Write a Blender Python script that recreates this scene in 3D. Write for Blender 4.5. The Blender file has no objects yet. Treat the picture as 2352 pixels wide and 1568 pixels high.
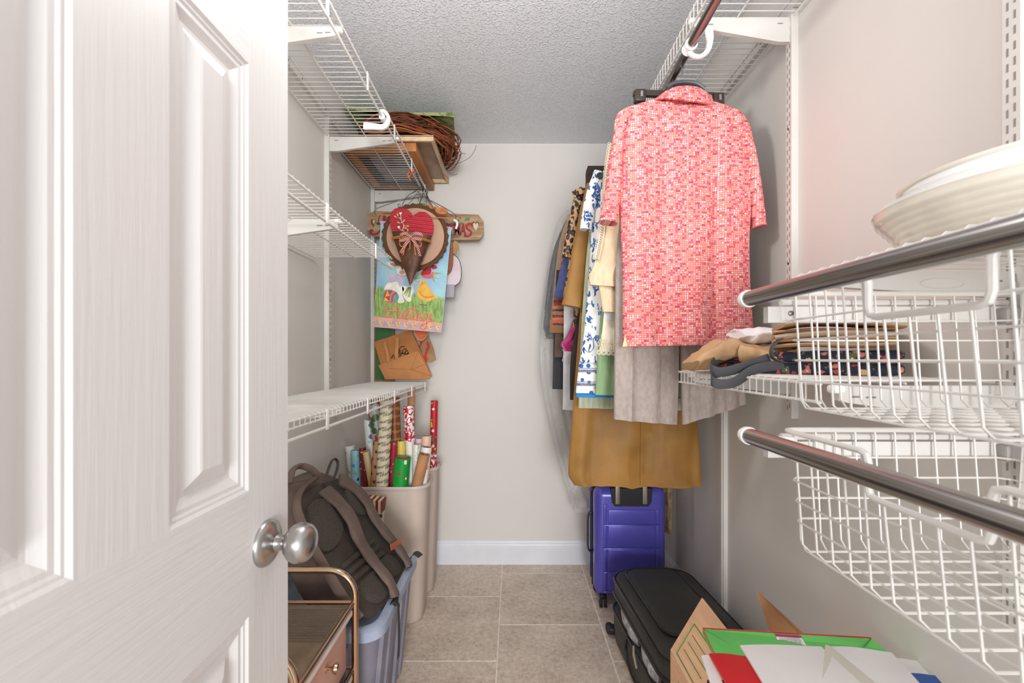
import bpy, bmesh, math, random
from mathutils import Vector, Matrix, noise
C = bpy.context.scene
COL = C.collection
random.seed(4)
PI = math.pi

# ------------------------------------------------------------------ camera, world, light, exposure
F, VX, VY, CZ = 980.0, 1179.0, 821.0, 1.2          # focal length in pixels, vanishing point, eye height
cam = bpy.data.cameras.new('camera')
cam.sensor_width = 36.0
cam.lens = F / 2352 * 36
cam.shift_x = -(VX - 1176) / 2352
cam.shift_y = (VY - 784) / 2352
cam.clip_start = 0.02
cam.dof.use_dof = True
cam.dof.focus_distance = 1.75
cam.dof.aperture_fstop = 6.5
co = bpy.data.objects.new('camera', cam)
co.location = (0, 0, CZ)
co.rotation_euler = (PI / 2, 0, 0)
COL.objects.link(co)
C.camera = co

w = bpy.data.worlds.new('world')
C.world = w
w.use_nodes = True
w.node_tree.nodes['Background'].inputs[0].default_value = (0.99, 0.995, 1.0, 1)
w.node_tree.nodes['Background'].inputs[1].default_value = 0.9

def area(name, loc, rot, size, power, col=(1, .97, .93), shape='DISK', spread=180):
    l = bpy.data.lights.new(name, 'AREA')
    l.shape = shape; l.size = size; l.energy = power; l.color = col
    l.spread = math.radians(spread)
    o = bpy.data.objects.new(name, l)
    o.location = loc; o.rotation_euler = rot
    COL.objects.link(o)
    return o
def bulb(name, loc, r, power, col=(1, .985, .96)):
    l = bpy.data.lights.new(name, 'POINT')
    l.shadow_soft_size = r; l.energy = power; l.color = col
    o = bpy.data.objects.new(name, l)
    o.location = loc
    COL.objects.link(o)
bulb('ceiling_lamp_light', (-0.12, 0.85, 2.04), .07, 15.0)
# added fill light standing in for the unseen room behind the camera
area('room_fill_light', (0.42, -3.4, 1.25), (PI / 2, 0, math.radians(5)), 1.4, 142.0, (.985, .99, 1.0))

C.view_settings.view_transform = 'Standard'
C.view_settings.look = 'None'
C.view_settings.gamma = 1
C.view_settings.use_curve_mapping = False
C.view_settings.exposure = 0.15
C.cycles.use_denoising = True
C.cycles.max_bounces = 12
C.cycles.transparent_max_bounces = 24

# ------------------------------------------------------------------ helpers
def P(px, py, y):
    """the point at depth y that stands at pixel (px, py) of the 2352x1568 photograph"""
    return Vector(((px - VX) / F * y, y, CZ - (py - VY) / F * y))

def lin(c):
    f = lambda v: (v / 255 / 12.92) if v / 255 <= .04045 else ((v / 255 + .055) / 1.055) ** 2.4
    return (f(c[0]), f(c[1]), f(c[2]), 1.0)

def nd(nt, typ, ins=None, **at):
    n = nt.nodes.new(typ)
    for k, v in at.items():
        setattr(n, k, v)
    for k, v in (ins or {}).items():
        s = n.inputs[k]
        if isinstance(v, bpy.types.NodeSocket):
            nt.links.new(v, s)
        else:
            s.default_value = v
    return n
def ma(nt, op, a, b=0.0, c=0.0):
    return nd(nt, 'ShaderNodeMath', {0: a, 1: b, 2: c}, operation=op).outputs[0]
def mx(nt, f, a, b):
    return nd(nt, 'ShaderNodeMix', {0: f, 6: a, 7: b}, data_type='RGBA').outputs[2]
def tc(nt, k='Object'):
    return nd(nt, 'ShaderNodeTexCoord').outputs[k]
def mapp(nt, v, scale=(1, 1, 1), loc=(0, 0, 0), rot=(0, 0, 0)):
    return nd(nt, 'ShaderNodeMapping', {'Vector': v, 'Scale': scale, 'Location': loc, 'Rotation': rot}).outputs[0]
def nz(nt, v, scale, detail=3, rough=.55, out=0):
    return nd(nt, 'ShaderNodeTexNoise', {'Vector': v, 'Scale': scale, 'Detail': detail, 'Roughness': rough}).outputs[out]
def vor(nt, v, scale, out='Distance', feature='F1', rnd=1.0):
    return nd(nt, 'ShaderNodeTexVoronoi', {'Vector': v, 'Scale': scale, 'Randomness': rnd}, feature=feature).outputs[out]
def sm(nt, x, a, b):
    return nd(nt, 'ShaderNodeMapRange', {'Value': x, 'From Min': a, 'From Max': b}, interpolation_type='SMOOTHSTEP').outputs[0]
def lt(nt, x, t):
    return ma(nt, 'LESS_THAN', x, t)
def gt(nt, x, t):
    return ma(nt, 'GREATER_THAN', x, t)
def xyz(nt, v):
    s = nd(nt, 'ShaderNodeSeparateXYZ', {0: v})
    return s.outputs[0], s.outputs[1], s.outputs[2]
def cxyz(nt, x, y, z):
    return nd(nt, 'ShaderNodeCombineXYZ', {0: x, 1: y, 2: z}).outputs[0]
def ramp(nt, f, stops, interp='CONSTANT'):
    r = nd(nt, 'ShaderNodeValToRGB', {0: f})
    e = r.color_ramp
    e.interpolation = interp
    while len(e.elements) < len(stops):
        e.elements.new(0.5)
    for el, (p, c) in zip(e.elements, stops):
        el.position = p; el.color = lin(c)
    return r.outputs[0]

MATS = {}
def newmat(name, rough=.5, metal=0.0):
    m = bpy.data.materials.new(name)
    m.use_nodes = True
    nt = m.node_tree
    b = nt.nodes['Principled BSDF']
    b.inputs['Roughness'].default_value = rough
    b.inputs['Metallic'].default_value = metal
    MATS[name] = m
    return m, nt, b
def setbump(nt, b, h, strength, dist=.001):
    n = nd(nt, 'ShaderNodeBump', {'Height': h, 'Strength': strength, 'Distance': dist})
    nt.links.new(n.outputs[0], b.inputs['Normal'])
def mat(name, rgb, rough=.5, metal=0.0, var=.05, vs=6, bump=0, bs=200, stretch=(1, 1, 1), trans=0, coat=0, sheen=0, rgb2=None, ior=1.45, dist=.001, detail=3):
    """principled colour broken up by noise, with fine noise relief"""
    if name in MATS:
        return MATS[name]
    m, nt, b = newmat(name, rough, metal)
    v = mapp(nt, tc(nt), stretch)
    c1 = lin(tuple(max(0, c * (1 - var)) for c in rgb))
    c2 = lin(tuple(min(255, c * (1 + var)) for c in rgb)) if rgb2 is None else lin(rgb2)
    n = nz(nt, v, vs, detail)
    nt.links.new(mx(nt, sm(nt, n, .3, .7), c1, c2), b.inputs['Base Color'])
    if bump:
        setbump(nt, b, nz(nt, v, bs, 3), bump, dist)
    b.inputs['Transmission Weight'].default_value = trans
    b.inputs['Coat Weight'].default_value = coat
    b.inputs['Sheen Weight'].default_value = sheen
    b.inputs['IOR'].default_value = ior
    return m

# ---- mesh building
def NB():
    return bmesh.new()
def W(o):
    v = Vector((0, 0, 0))
    while o is not None:
        v += o.location
        o = o.parent
    return v
def obj(name, bm, m=None, parent=None, smooth=True, label=None, kind=None, loc=None, ang=38, norm=True):
    if norm:
        bmesh.ops.recalc_face_normals(bm, faces=bm.faces)
    me = bpy.data.meshes.new(name)
    base = W(parent) if parent is not None else (Vector(loc) if loc is not None else Vector((0, 0, 0)))
    if base.length:
        bmesh.ops.translate(bm, verts=bm.verts, vec=-base)
    bm.to_mesh(me)
    bm.free()
    if m is not None:
        me.materials.append(m)
    if smooth and len(me.polygons):
        me.shade_smooth()
        me.set_sharp_from_angle(angle=math.radians(ang))
    o = bpy.data.objects.new(name, me)
    COL.objects.link(o)
    if parent is not None:
        o.parent = parent
    else:
        o.location = base
    if label: o['label'] = label
    if kind: o['kind'] = kind
    return o
def thing(name, label, cat, loc=(0, 0, 0), group=None):
    o = bpy.data.objects.new(name, None)
    o.empty_display_size = .05
    COL.objects.link(o)
    o.location = loc
    o['label'] = label; o['category'] = cat
    if group: o['group'] = group
    return o
def tag(o, label, cat, group=None, kind=None):
    o['label'] = label; o['category'] = cat
    if group: o['group'] = group
    if kind: o['kind'] = kind
    return o

def box(bm, x0, x1, y0, y1, z0, z1):
    vs = [bm.verts.new((x, y, z)) for z in (z0, z1) for y in (y0, y1) for x in (x0, x1)]
    for f in ((0, 2, 3, 1), (4, 5, 7, 6), (0, 1, 5, 4), (2, 6, 7, 3), (0, 4, 6, 2), (1, 3, 7, 5)):
        bm.faces.new([vs[i] for i in f])
    return vs
def rbox(bm, cen, size, r=.005, seg=3, M=None):
    """box with rounded edges; M: 3x3 axes"""
    t = bmesh.new()
    bmesh.ops.create_cube(t, size=1)
    bmesh.ops.scale(t, vec=size, verts=t.verts)
    bmesh.ops.bevel(t, geom=list(t.edges), offset=r, segments=seg, profile=.5, affect='EDGES')
    cen = Vector(cen)
    mp = {}
    for v in t.verts:
        p = v.co.copy()
        if M is not None: p = M @ p
        mp[v] = bm.verts.new(p + cen)
    out = list(mp.values())
    for f in t.faces:
        bm.faces.new([mp[v] for v in f.verts])
    t.free()
    return out
def loft(bm, rings, cap0=True, cap1=True, closed=True):
    R = [[bm.verts.new(p) for p in r] for r in rings]
    n = len(R[0])
    for a, b in zip(R, R[1:]):
        for i in range(n if closed else n - 1):
            j = (i + 1) % n
            bm.faces.new((a[i], a[j], b[j], b[i]))
    if cap0: bm.faces.new(R[0][::-1])
    if cap1: bm.faces.new(R[-1])
    return R
def frames(pts, closed=False):
    pts = [Vector(p) for p in pts]
    n = len(pts)
    T = []
    for i in range(n):
        a = pts[i - 1] if (i > 0 or closed) else pts[i]
        b = pts[(i + 1) % n] if (i < n - 1 or closed) else pts[i]
        d = b - a
        T.append(d.normalized() if d.length > 1e-9 else Vector((0, 0, 1)))
    up = Vector((0, 0, 1)) if abs(T[0].z) < .9 else Vector((1, 0, 0))
    out = []
    u = (up - T[0] * up.dot(T[0])).normalized()
    for t in T:
        u = u - t * u.dot(t)
        if u.length < 1e-6:
            u = t.orthogonal()
        u.normalize()
        out.append((t, u, t.cross(u)))
    return pts, out
def tube(bm, pts, r, n=6, closed=False, cap=True):
    pts, fr = frames(pts, closed)
    rr = r if isinstance(r, (list, tuple)) else [r] * len(pts)
    rings = []
    for p, (t, u, s), q in zip(pts, fr, rr):
        rings.append([p + (u * math.cos(2 * PI * k / n) + s * math.sin(2 * PI * k / n)) * q for k in range(n)])
    if closed:
        rings.append(rings[0])
        R = [[bm.verts.new(p) for p in r_] for r_ in rings[:-1]]
        for a, b in zip(R, R[1:] + R[:1]):
            for i in range(n):
                j = (i + 1) % n
                bm.faces.new((a[i], a[j], b[j], b[i]))
    else:
        loft(bm, rings, cap, cap)
def sweep(bm, pts, sec, side=None, n=12, p=1.0, cap=True):
    """superelliptic section swept along pts; sec: (half width along side, half thickness) or a list of them; side: vector or list"""
    pts, fr = frames(pts)
    if not isinstance(sec, list): sec = [sec] * len(pts)
    rings = []
    for i, (q, (t, u, s)) in enumerate(zip(pts, fr)):
        if side is not None:
            sd = Vector(side[i] if isinstance(side, list) else side)
            a = (sd - t * sd.dot(t)).normalized()
        else:
            a = s
        b = t.cross(a)
        ring = []
        for k in range(n):
            an = 2 * PI * k / n
            c_, s_ = math.cos(an), math.sin(an)
            ring.append(q + a * (sec[i][0] * math.copysign(abs(c_) ** p, c_)) + b * (sec[i][1] * math.copysign(abs(s_) ** p, s_)))
        rings.append(ring)
    loft(bm, rings, cap, cap)
def lathe(bm, prof, org, ax=(0, 0, 1), n=24, sx=1.0, sy=1.0):
    """prof: (radius, height along ax)"""
    ax = Vector(ax).normalized()
    u = ax.orthogonal().normalized()
    if abs(ax.z) > .99: u = Vector((1, 0, 0))
    s = ax.cross(u)
    org = Vector(org)
    rings = []
    for r, h in prof:
        r = max(r, 1e-5)
        rings.append([org + ax * h + u * (r * sx * math.cos(2 * PI * k / n)) + s * (r * sy * math.sin(2 * PI * k / n)) for k in range(n)])
    loft(bm, rings)
def arc(c, r, a0, a1, n, u=(1, 0, 0), v=(0, 0, 1)):
    c, u, v = Vector(c), Vector(u), Vector(v)
    return [c + u * (r * math.cos(a0 + (a1 - a0) * i / n)) + v * (r * math.sin(a0 + (a1 - a0) * i / n)) for i in range(n + 1)]
def plate(bm, pts, off):
    """polygon (3-D points) given thickness off (vector)"""
    off = Vector(off)
    a = [bm.verts.new(Vector(p)) for p in pts]
    b = [bm.verts.new(Vector(p) + off) for p in pts]
    bm.faces.new(a[::-1]); bm.faces.new(b)
    n = len(a)
    for i in range(n):
        j = (i + 1) % n
        bm.faces.new((a[i], a[j], b[j], b[i]))
def rrect(cx, cy, hx, hy, r, n=5):
    """rounded rectangle, 2-D, counter-clockwise"""
    out = []
    for (sx, sy, a0) in ((1, 1, 0), (-1, 1, PI / 2), (-1, -1, PI), (1, -1, 1.5 * PI)):
        for k in range(n + 1):
            a = a0 + PI / 2 * k / n
            out.append((cx + sx * (hx - r) + r * math.cos(a), cy + sy * (hy - r) + r * math.sin(a)))
    return out
def smooth_path(pts, n=6):
    """Catmull-Rom through the points"""
    pts = [Vector(p) for p in pts]
    q = [pts[0] * 2 - pts[1]] + pts + [pts[-1] * 2 - pts[-2]]
    out = []
    for i in range(1, len(q) - 2):
        p0, p1, p2, p3 = q[i - 1:i + 3]
        for k in range(n):
            t = k / n
            out.append(.5 * ((2 * p1) + (p2 - p0) * t + (2 * p0 - 5 * p1 + 4 * p2 - p3) * t * t + (3 * p1 - p0 - 3 * p2 + p3) * t ** 3))
    out.append(pts[-1].copy())
    return out
def text_bm(body, size, extrude=.0004, offset=0.0, shear=0.0, res=3, align='CENTER', space=1.0):
    """lettering in the x-z plane facing -y, as a mesh"""
    cu = bpy.data.curves.new('lettering', 'FONT')
    cu.body = body; cu.size = size; cu.extrude = extrude; cu.offset = offset; cu.shear = shear
    cu.resolution_u = res; cu.align_x = align; cu.align_y = 'CENTER'; cu.space_character = space
    o = bpy.data.objects.new('lettering', cu)
    COL.objects.link(o)
    bpy.context.view_layer.update()
    me = bpy.data.meshes.new_from_object(o.evaluated_get(bpy.context.evaluated_depsgraph_get()))
    bm = bmesh.new()
    bm.from_mesh(me)
    bpy.data.objects.remove(o); bpy.data.curves.remove(cu); bpy.data.meshes.remove(me)
    bmesh.ops.rotate(bm, verts=bm.verts, matrix=Matrix.Rotation(PI / 2, 3, 'X'), cent=(0, 0, 0))
    return bm
def crumple(bm, amp, scale, seed=0.0):
    for v in bm.verts:
        q = v.co * scale + Vector((seed, seed * 2, 0))
        v.co += Vector((noise.noise(q), noise.noise(q + Vector((31, 0, 7))), noise.noise(q + Vector((0, 57, 3))))) * amp
def lerp(a, b, t):
    return a + (b - a) * t

# ------------------------------------------------------------------ common materials
white_wire = mat('white_vinyl_coated_wire', (224, 221, 216), .38, var=.02)
white_metal = mat('white_painted_steel', (220, 217, 212), .4, var=.02)
white_plastic = mat('white_plastic', (244, 243, 240), .3, var=.015)
chrome = mat('chrome', (150, 146, 142), .16, 1, var=.08, stretch=(60, 2, 60), vs=3)
dark = mat('dark_void', (70, 66, 62), .8)
kraft = mat('kraft_paper', (178, 128, 88), .75, var=.06, vs=20, bump=.1, bs=300)
steel_wire = mat('grey_steel_wire', (120, 118, 116), .3, .8)
black_wire = mat('black_iron_wire', (45, 42, 40), .5, .3)

# ------------------------------------------------------------------ the setting
XL, XR, YB, ZC, YF = -.815, .84, 2.487, 2.447, -.32
def wallmat(name, rgb):
    m, nt, b = newmat(name, .72)
    v = tc(nt)
    nt.links.new(mx(nt, nz(nt, v, 2.5, 4), lin(tuple(c * .985 for c in rgb)), lin(tuple(min(255, c * 1.01) for c in rgb))), b.inputs['Base Color'])
    setbump(nt, b, nz(nt, v, 260, 4), .12, .001)
    return m
m_wall = wallmat('warm_greige_wall_paint', (219, 215, 209))
m_trim = mat('white_semi_gloss_trim', (226, 228, 234), .35, var=.015)

m, nt, b = newmat('knockdown_ceiling', .85)
v = tc(nt)
b.inputs['Base Color'].default_value = lin((242, 244, 249))
blob = ma(nt, 'ADD', sm(nt, nz(nt, v, 120, 2, .5), .5, .66), ma(nt, 'MULTIPLY', sm(nt, nz(nt, v, 320, 2), .45, .7), .45))
setbump(nt, b, blob, .8, .0035)
m_ceil = m

def room_box(name, x0, x1, y0, y1, z0, z1, m, label, cat):
    bm = NB(); box(bm, x0, x1, y0, y1, z0, z1)
    return tag(obj(name, bm, m, smooth=False), label, cat, kind='structure')
room_box('wall_back', XL - .1, XR + .1, YB, YB + .1, 0, ZC, m_wall, 'plain warm greige wall at the far end of the closet', 'wall')
room_box('wall_left', XL - .1, XL, YF, YB, 0, ZC, m_wall, 'greige closet wall carrying the white wire shelves', 'wall')
room_box('wall_right', XR, XR + .1, YF, YB, 0, ZC, m_wall, 'greige closet wall behind the wire baskets and hanging clothes', 'wall')
room_box('ceiling', XL - .1, XR + .1, YF, YB + .1, ZC, ZC + .06, m_ceil, 'white ceiling with a knockdown stipple texture', 'ceiling')

# floor: grout bed and single tiles laid in running bond
m_grout = mat('beige_grout', (242, 231, 218), .9, var=.05, vs=40)
m, nt, b = newmat('mottled_stone_tile', .42)
v = tc(nt)
rnd = nd(nt, 'ShaderNodeObjectInfo').outputs['Random']
sh = nd(nt, 'ShaderNodeVectorMath', {0: v, 1: cxyz(nt, ma(nt, 'MULTIPLY', rnd, 37.0), ma(nt, 'MULTIPLY', rnd, 91.0), 0.0)}, operation='ADD').outputs[0]
n1 = nz(nt, sh, 5, 6, .62)
n2 = nz(nt, sh, 48, 6, .72)
n3 = nz(nt, sh, 110, 3, .6)
mixn = ma(nt, 'ADD', ma(nt, 'ADD', ma(nt, 'MULTIPLY', n1, .36), ma(nt, 'MULTIPLY', n2, .49)), ma(nt, 'MULTIPLY', n3, .15))
col = ramp(nt, mixn, [(.37, (172, 153, 137)), (.46, (206, 188, 171)), (.54, (224, 207, 190)), (.63, (240, 226, 212))], 'LINEAR')
veins = sm(nt, ma(nt, 'ABSOLUTE', ma(nt, 'SUBTRACT', nz(nt, sh, 9, 8, .7), .5)), .012, .0)
col = mx(nt, ma(nt, 'MULTIPLY', veins, ma(nt, 'MULTIPLY', sm(nt, n1, .5, .6), .6)), col, lin((142, 122, 106)))
nt.links.new(col, b.inputs['Base Color'])
setbump(nt, b, n2, .15, .001)
m_tile = m
bm = NB(); box(bm, XL, XR, YF, YB, -.03, -.0012)
floor = tag(obj('floor', bm, m_grout, smooth=False), 'floor of mottled beige square stone tiles laid in running bond', 'floor', kind='structure')
colx = [-.521 - .457, -.521, -.064, .393, .85]
for ci in range(4):
    x0, x1 = max(colx[ci], XL), min(colx[ci + 1], XR)
    off = (2.373 if ci == 2 else 2.143) + .457
    if ci == 0: off = 2.373 + .457
    k = 0
    while True:
        y1 = off - .457 * k
        y0 = y1 - .457
        k += 1
        if y1 < YF: break
        a, b_ = max(y0, YF), min(y1, YB)
        if b_ - a < .01: continue
        bm = NB()
        g = .0030
        rbox(bm, ((x0 + x1) / 2, (a + b_) / 2, -.004), (x1 - x0 - 2 * g, b_ - a - 2 * g, .008), .0012, 1)
        obj('tile', bm, m_tile, floor, smooth=False)

def baseboard(name, p0, p1, nrm, label):
    """profiled baseboard from p0 to p1 along the wall, nrm pointing into the room"""
    prof = [(0, 0), (.014, 0), (.014, .100), (.012, .104), (.013, .109), (.011, .118), (.006, .124), (.004, .134), (0, .136)]
    nrm = Vector(nrm)
    bm = NB()
    loft(bm, [[Vector(p) + nrm * a + Vector((0, 0, h)) for a, h in prof] for p in (p0, p1)])
    return tag(obj(name, bm, m_trim, smooth=False), label, 'baseboard', kind='structure')
baseboard('baseboard_back', (XL, YB, 0), (XR, YB, 0), (0, -1, 0), 'white moulded baseboard along the far wall')
baseboard('baseboard_right', (XR, 1.97, 0), (XR, YB - .014, 0), (-1, 0, 0), 'short white baseboard on the side wall by the purple suitcase')
baseboard('baseboard_left', (XL, 1.3, 0), (XL, YB - .014, 0), (1, 0, 0), 'white baseboard behind the storage bins')
bm = NB()
box(bm, XR - .007, XR, 1.70, 1.968, 0, 2.0)
box(bm, XR - .016, XR, 1.672, 1.70, 0, 2.0)
box(bm, XR - .020, XR - .016, 1.680, 1.692, 0, 2.0)
tag(obj('trim_1', bm, m_wall, smooth=False), 'painted flat trim board with a raised bead on the side wall by the suitcases', 'trim', kind='structure')

# ------------------------------------------------------------------ open white door
def doormat(name, stretch, bump):
    m, nt, b = newmat(name, .38)
    v = mapp(nt, tc(nt), stretch)
    b.inputs['Base Color'].default_value = lin((221, 219, 218))
    wv = nz(nt, v, 9, 5, .6)
    rings = ma(nt, 'FRACT', ma(nt, 'MULTIPLY', wv, 9.0))
    setbump(nt, b, ma(nt, 'ADD', ma(nt, 'MULTIPLY', sm(nt, rings, 0, .9), .5), wv), bump, .0012)
    return m
m_stile = doormat('white_door_paint_upright_grain', (6, 14, .55), .12)
m_rail = doormat('white_door_paint_level_grain', (6, .8, 16), .24)
DX, DT = -.365, .035
door = tag(bpy.data.objects.new('door_1', None), 'open white six panel door with a satin nickel knob', 'door', kind='structure')
COL.objects.link(door)
door.location = (DX - DT / 2, .1156, 0)
ycols = [(.2156, .3556), (.4505, .5905)]
zrows = [(.22, .845), (1.014, 1.607), (1.707, 1.92)]
for (a, b_) in ((.1156, .2156), (.5905, .6905)):
    bm = NB(); box(bm, DX - DT, DX, a, b_, .01, 2.03); obj('stile', bm, m_stile, door, smooth=False)
for z0, z1 in zrows:
    bm = NB(); box(bm, DX - DT, DX, .3556, .4505, z0, z1); obj('stile', bm, m_stile, door, smooth=False)
for z0, z1 in ((.01, .22), (.845, 1.014), (1.607, 1.707), (1.92, 2.03)):
    bm = NB(); box(bm, DX - DT, DX, .2156, .5905, z0, z1); obj('rail', bm, m_rail, door, smooth=False)
prof = [(0, 0), (.002, .0), (.006, .0028), (.009, .003), (.012, .0048), (.017, .005), (.021, .0072), (.028, .0098), (.033, .0100), (.036, .0094), (.050, .0022), (.053, .0015)]
for ya, yb in ycols:
    for za, zb in zrows:
        bm = NB()
        for xf, sg in ((DX, -1), (DX - DT, 1)):
            rings = [[(xf + sg * d, y, z) for y, z in ((ya + i, za + i), (yb - i, za + i), (yb - i, zb - i), (ya + i, zb - i))] for i, d in prof]
            loft(bm, rings, False, True)
        obj('panel', bm, m_stile, door, smooth=True, ang=12)
satin = mat('satin_nickel', (178, 176, 174), .27, 1, var=.05, vs=40)
bm = NB()
KO = (DX, .63, .927)
lathe(bm, [(.0, -.0005), (.0335, -.0005), (.0335, .003), (.032, .006), (.026, .010), (.017, .0135), (.0125, .017), (.0, .017)], KO, (1, 0, 0), 40)
knob = obj('knob', bm, satin, door, label='satin nickel egg shaped door knob on a round rosette')
bm = NB()
lathe(bm, [(.0, .014), (.0125, .016), (.0112, .021), (.0108, .028), (.0125, .031), (.0195, .034), (.0255, .040), (.0285, .048), (.0282, .056), (.0255, .063), (.020, .068), (.011, .0715), (0, .0722)], KO, (1, 0, 0), 40)
obj('knob_head', bm, satin, knob)
bm = NB(); box(bm, DX - .024, DX - .011, .6903, .6912, .89, .965); obj('latch_plate', bm, satin, door, smooth=False)
bm = NB(); lathe(bm, [(0, 0), (.0335, 0), (.03, .008), (.012, .014), (.011, .03), (.026, .04), (.028, .05), (.02, .066), (0, .072)], (DX - DT, .63, .927), (-1, 0, 0), 24)
obj('knob', bm, satin, door)

# pendant globe that lights the closet (above the picture)
LP = (-.12, .85, 2.04)
lamp = thing('ceiling_lamp', 'round frosted globe lamp on a short stem under the closet ceiling', 'lamp', (LP[0], LP[1], ZC))
bm = NB(); lathe(bm, [(0, 0), (.07, 0), (.068, -.014), (.02, -.03), (.010, -.034), (.010, -.29), (.03, -.295), (.034, -.335), (0, -.335)], (LP[0], LP[1], ZC), n=32)
obj('stem', bm, white_metal, lamp)
m = bpy.data.materials.new('frosted_globe_glass'); m.use_nodes = True
nt = m.node_tree; nt.nodes.remove(nt.nodes['Principled BSDF'])
tp = nd(nt, 'ShaderNodeBsdfTransparent', {'Color': (.98, .98, .98, 1)}).outputs[0]
em = nd(nt, 'ShaderNodeEmission', {'Color': (1, .97, .93, 1), 'Strength': 2.0}).outputs[0]
nt.links.new(nd(nt, 'ShaderNodeMixShader', {0: .25, 1: tp, 2: em}).outputs[0], nt.nodes['Material Output'].inputs[0])
bm = NB(); lathe(bm, [(0, -.075), (.04, -.064), (.064, -.04), (.075, 0), (.064, .04), (.04, .064), (.03, .069)], LP, n=40)
obj('globe', bm, m, lamp)
# ------------------------------------------------------------------ wall standards and wire shelving
def slot_bm(cx, cy, cz, sgn, h=.013, wd=.0032):
    bm = NB()
    box(bm, cx - .0006 * (sgn > 0), cx + .0006 * (sgn < 0) + (.0 if sgn > 0 else 0), cy - wd / 2, cy + wd / 2, cz - h / 2, cz + h / 2)
    return bm
def standard(label, xw, sgn, y0, y1, z0, z1, singles):
    """sgn: direction from the wall into the room (+1 on the left wall)"""
    t = thing('wall_standard', label, 'rail', (xw, (y0 + y1) / 2, z0))
    bm = NB()
    d = .020
    xf = xw + sgn * d
    box(bm, min(xw, xf), max(xw, xf), y0, y1, z0, z1)
    obj('channel', bm, white_metal, t, smooth=False)
    ym = (y0 + y1) / 2
    zs = []
    z = z1 - .03
    while z > z0 + .02:
        zs.append(z); z -= .0254
    proto = None
    if singles:
        for q in (-.0052, .0052):
            for i, z in enumerate(zs):
                if proto is None:
                    bm = NB()
                    box(bm, xf - .0004, xf + .0004, ym - .0017 + q, ym + .0017 + q, z - .0068, z + .0068)
                    proto = obj('slot', bm, m_slot, t, smooth=False)
                    z_first, q_first = z, q
                else:
                    o = proto.copy(); COL.objects.link(o); o.parent = t
                    o.location = (0, q - q_first, z - z_first + (-.006 if q > 0 else 0))
    else:
        bm = NB()
        for q in (-.0052, .0052):
            for z in zs:
                box(bm, xf - .0004, xf + .0004, ym - .0014 + q, ym + .0014 + q, z - .0068, z + .0068)
        obj('slots', bm, m_slot, t, smooth=False, kind='stuff')
    for z in (z1 - .35, z1 - .75, z1 - 1.05):
        if z < z0: continue
        bm = NB(); lathe(bm, [(0, 0), (.0035, 0), (.003, .0018), (0, .002)], (xf, ym, z), (sgn, 0, 0), 10)
        obj('screw', bm, m_screw, t)
    return t
m_slot = mat('slot_shadow_grey', (146, 140, 133), .8)
m_screw = mat('zinc_screw', (120, 116, 112), .35, .9)
standard('slotted white wall standard nearest the casserole dish', XR, -1, .690, .7155, .75, 2.30, True)
standard('slotted white wall standard beside the pink shirt', XR, -1, 1.258, 1.284, 1.02, 2.23, True)
standard('white wall standard in the middle of the wire shelf wall', XL, 1, 1.84, 1.866, 1.03, 2.24, False)
standard('white wall standard in the corner by the greetings flag', XL, 1, 2.44, 2.466, 1.03, 2.20, False)
standard('white wall standard hidden behind the open door', XL, 1, 1.225, 1.251, 1.03, 2.24, False)

def htrack(label, xw, sgn, y0, y1, z):
    bm = NB()
    a, b_ = sorted((xw, xw + sgn * .012))
    box(bm, a, b_, y0, y1, z, z + .038)
    c1, c2 = sorted((xw + sgn * .012, xw + sgn * .016))
    box(bm, c1, c2, y0, y1, z, z + .008)
    box(bm, c1, c2, y0, y1, z + .030, z + .038)
    t = obj('hang_track', bm, white_metal, None, smooth=False, loc=(xw, y0, z))
    tag(t, label, 'rail')
    bm = NB()
    y = y0 + .06
    while y < y1:
        lathe(bm, [(0, 0), (.004, 0), (.003, .0012), (0, .0014)], (xw + sgn * .012, y, z + .019), (sgn, 0, 0), 8)
        y += .1016
    obj('screws', bm, m_screw, t, kind='stuff')
htrack('long white wall track above the pink shirt', XR, -1, .25, 2.44, 2.232)
htrack('long white wall track over the wire shelf wall', XL, 1, .75, 2.44, 2.243)

def bracket(t, xw, xt, y, zt, hw, ht, th=.013):
    """tapered shelf bracket from wall xw to tip xt"""
    bm = NB()
    pts = [(xw, y - th / 2, zt), (xw, y - th / 2, zt - hw), (lerp(xw, xt, .12), y - th / 2, zt - hw), (lerp(xw, xt, .95), y - th / 2, zt - ht - .004), (xt, y - th / 2, zt - ht), (xt, y - th / 2, zt)]
    plate(bm, pts, (0, th, 0))
    br = obj('bracket', bm, white_metal, t, smooth=False)
    bm = NB()
    for f, dz in ((.10, .016), (.82, .019), (.9, .018)):
        x = lerp(xw, xt, f)
        box(bm, x - .008, x + .008, y - th / 2 - .0005, y - th / 2 + .001, zt - dz - .0015, zt - dz + .0015)
    obj('slot', bm, m_slot, br, smooth=False)
    bm = NB()
    rbox(bm, ((xt), y, zt - .006), (.022, th + .006, .014), .005, 3)
    obj('tip_cap', bm, white_plastic, br)

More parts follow.
